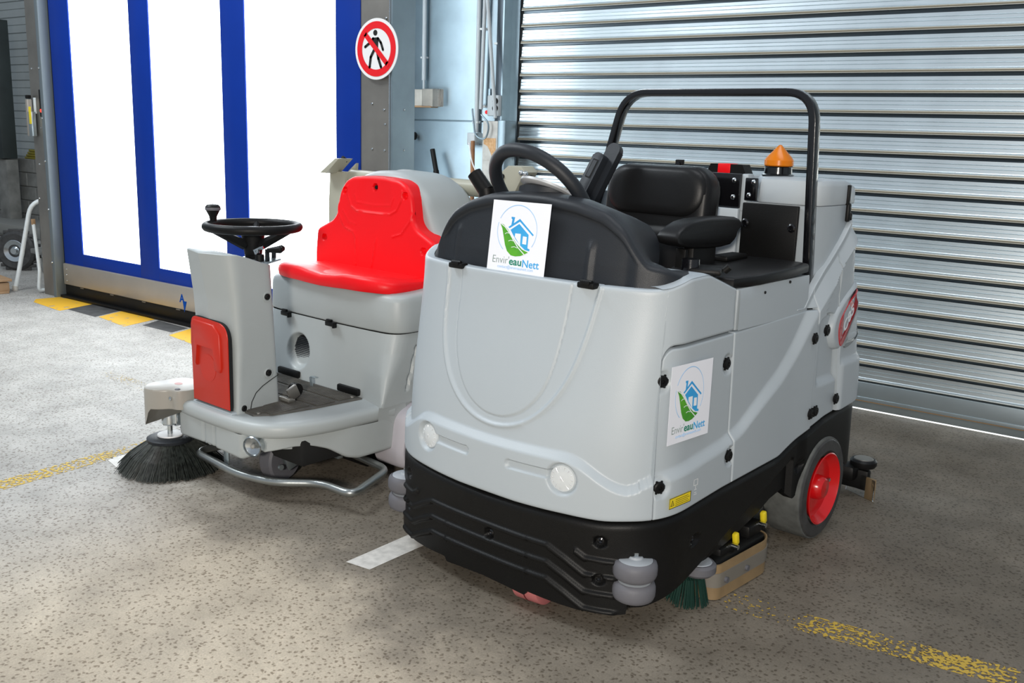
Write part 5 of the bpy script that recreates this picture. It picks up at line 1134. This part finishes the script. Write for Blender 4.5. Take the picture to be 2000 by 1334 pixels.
B().lathe([(.012, 0), (.012, .003), (.008, .006), (.001, .006)], (-.215, -.035, .373), (0, 0, 1), 14).obj('screw', 'rubber', bc_); B().sphere((-.232, -.062, .335), .010, (1, .6, 1), 10).obj('screw', 'chrome', bc_)
b = B().lathe([(.030, .20), (.034, .205), (.034, .255), (.030, .265), (.026, .29)], brc, (0, 0, 1), 24); b.cyl(brc + Vector((.035, .01, .21)), brc + Vector((.035, .01, .27)), .014); b.obj('brush_motor', 'chrome', SW)
B().cyl(brc + Vector((0, 0, .15)), brc + Vector((0, 0, .21)), .011).obj('brush_shaft', 'chrome', SW)
tilt = Vector((-.04, -.08, 1)).normalized()
bd = B().lathe([(.02, .128), (.085, .124), (.098, .128), (.100, .140), (.085, .147), (.055, .150), (.001, .151)], brc, (0, 0, 1), 40).obj('brush_disc', 'dash', SW, label='dark disc of the round side brush'); B().lathe([(.056, .1505), (.054, .156), (.001, .157)], brc, (0, 0, 1), 32).obj('white_plate', 'signwhite', bd)
b = B(); rnd = random.Random(3)
for k in range(5200):
    a = rnd.uniform(0, 2 * pi); r0 = rnd.uniform(.055, .095); t = (r0 - .055) / .04; r1 = .10 + .125 * t + rnd.uniform(-.010, .012); a2 = a + rnd.gauss(0, .05)
    if rnd.random() < .08: r1 += .012; a2 += rnd.gauss(0, .08)
    z1 = max(.002, .004 + rnd.uniform(0, .008)); p = brc + Vector((r0 * cos(a), r0 * sin(a), .128)); q = brc + Vector((r1 * cos(a2), r1 * sin(a2), z1)); m_ = (p + q) / 2 + Vector((cos(a), sin(a), 0)) * .012 * t + Vector((0, 0, .004))
    w_ = .0011; tn = Vector((-sin(a), cos(a), 0)) * w_; dn = Vector((cos(a), sin(a), .8)).normalized() * w_
    tri = [[c_ + tn, c_ - tn * .5 + dn, c_ - tn * .5 - dn] for c_ in (p, m_, q)]; b.skin(tri, cap=False)
br2 = b.obj('bristles', 'bristle', SW, smooth=False, normals=False); br2['kind'] = 'stuff'

# ------------------------------------------------------------------ beige tipping frame behind the sweeper
fr = thing('lifting_gantry', 'beige steel gantry with a round crossbar standing behind the small sweeper', 'gantry', (-3.30, 2.39, 0), rad(-4))
fy = 1.44
B().cyl((-.80, fy, 1.232), (.40, fy, 1.222), .042, n=20).obj('crossbar', 'beige', fr)
for x0, x1 in ((-.93, -.80), (.33, .40)):
    P = [(x0 - .03, 0), (x1 - .02, 0), (x1, 1.20), (x1, 1.26), (x0, 1.26), (x0 - .01, 1.1)]
    up = B().prism(P, (0, fy - .01, 0), (1, 0, 0), (0, 0, 1), .05, .004).obj('upright', 'beige', fr)
    B().cyl((x0 + .03, fy - .011, 1.13), (x0 + .03, fy - .013, 1.13), .011, n=14).obj('bolt_hole', 'darkgap', up, smooth=False)
b = B().prism([(-.935, 1.25), (-.80, 1.335), (-.765, 1.335), (-.875, 1.25)], (0, fy - .03, 0), (1, 0, 0), (0, 0, 1), .10, .003); b.prism([(-.86, 1.25), (-.775, 1.31), (-.78, 1.27), (-.80, 1.25)], (0, fy + .02, 0), (1, 0, 0), (0, 0, 1), .02, .003)
lt = b.obj('left_lug', 'beige', fr); B().cyl((-.795, fy - .05, 1.322), (-.795, fy - .08, 1.34), .011, n=12).obj('bolt_hole', 'darkgap', lt)
b = B().prism([(.30, 1.16), (.38, 1.30), (.45, 1.352), (.53, 1.352), (.56, 1.325), (.49, 1.22), (.44, 1.16)], (0, fy - .02, 0), (1, 0, 0), (0, 0, 1), .09, .006)
rl_ = b.obj('right_lug', 'beige', fr); B().cyl((.42, fy - .04, 1.30), (.42, fy - .115, 1.30), .012, n=14).obj('bolt_hole', 'darkgap', rl_)
for x, z in ((.535, 1.322), (.56, 1.318)): B().sphere((x, fy - .11, z), .014, n=12).obj('nut', 'chrome', fr)
B().cyl((.535, fy - .06, 1.295), (.60, fy - .06, 1.275), .022).obj('rubber_damper', 'black', fr); B().cyl((.64, fy - .06, 1.16), (.64, fy - .06, 1.225), .030, n=20).obj('solenoid', 'chrome', fr)
B().tube(fillet([(.60, fy - .06, 1.285), (.68, fy - .06, 1.26), (.71, fy - .06, 1.20), (.66, fy - .06, 1.14)], .04, 4), .012, 8).obj('white_hose', 'signwhite', fr); B().box((.70, fy - .06, 1.215), (.04, .03, .05), .008).obj('hose_clamp', 'black', fr)
B().box((.575, fy, 1.20), (.03, .02, .12), .004).obj('support_tab', 'wood', fr); B().box((.50, fy, .60), (.04, .05, 1.20), .004).obj('upright', 'beige', fr)
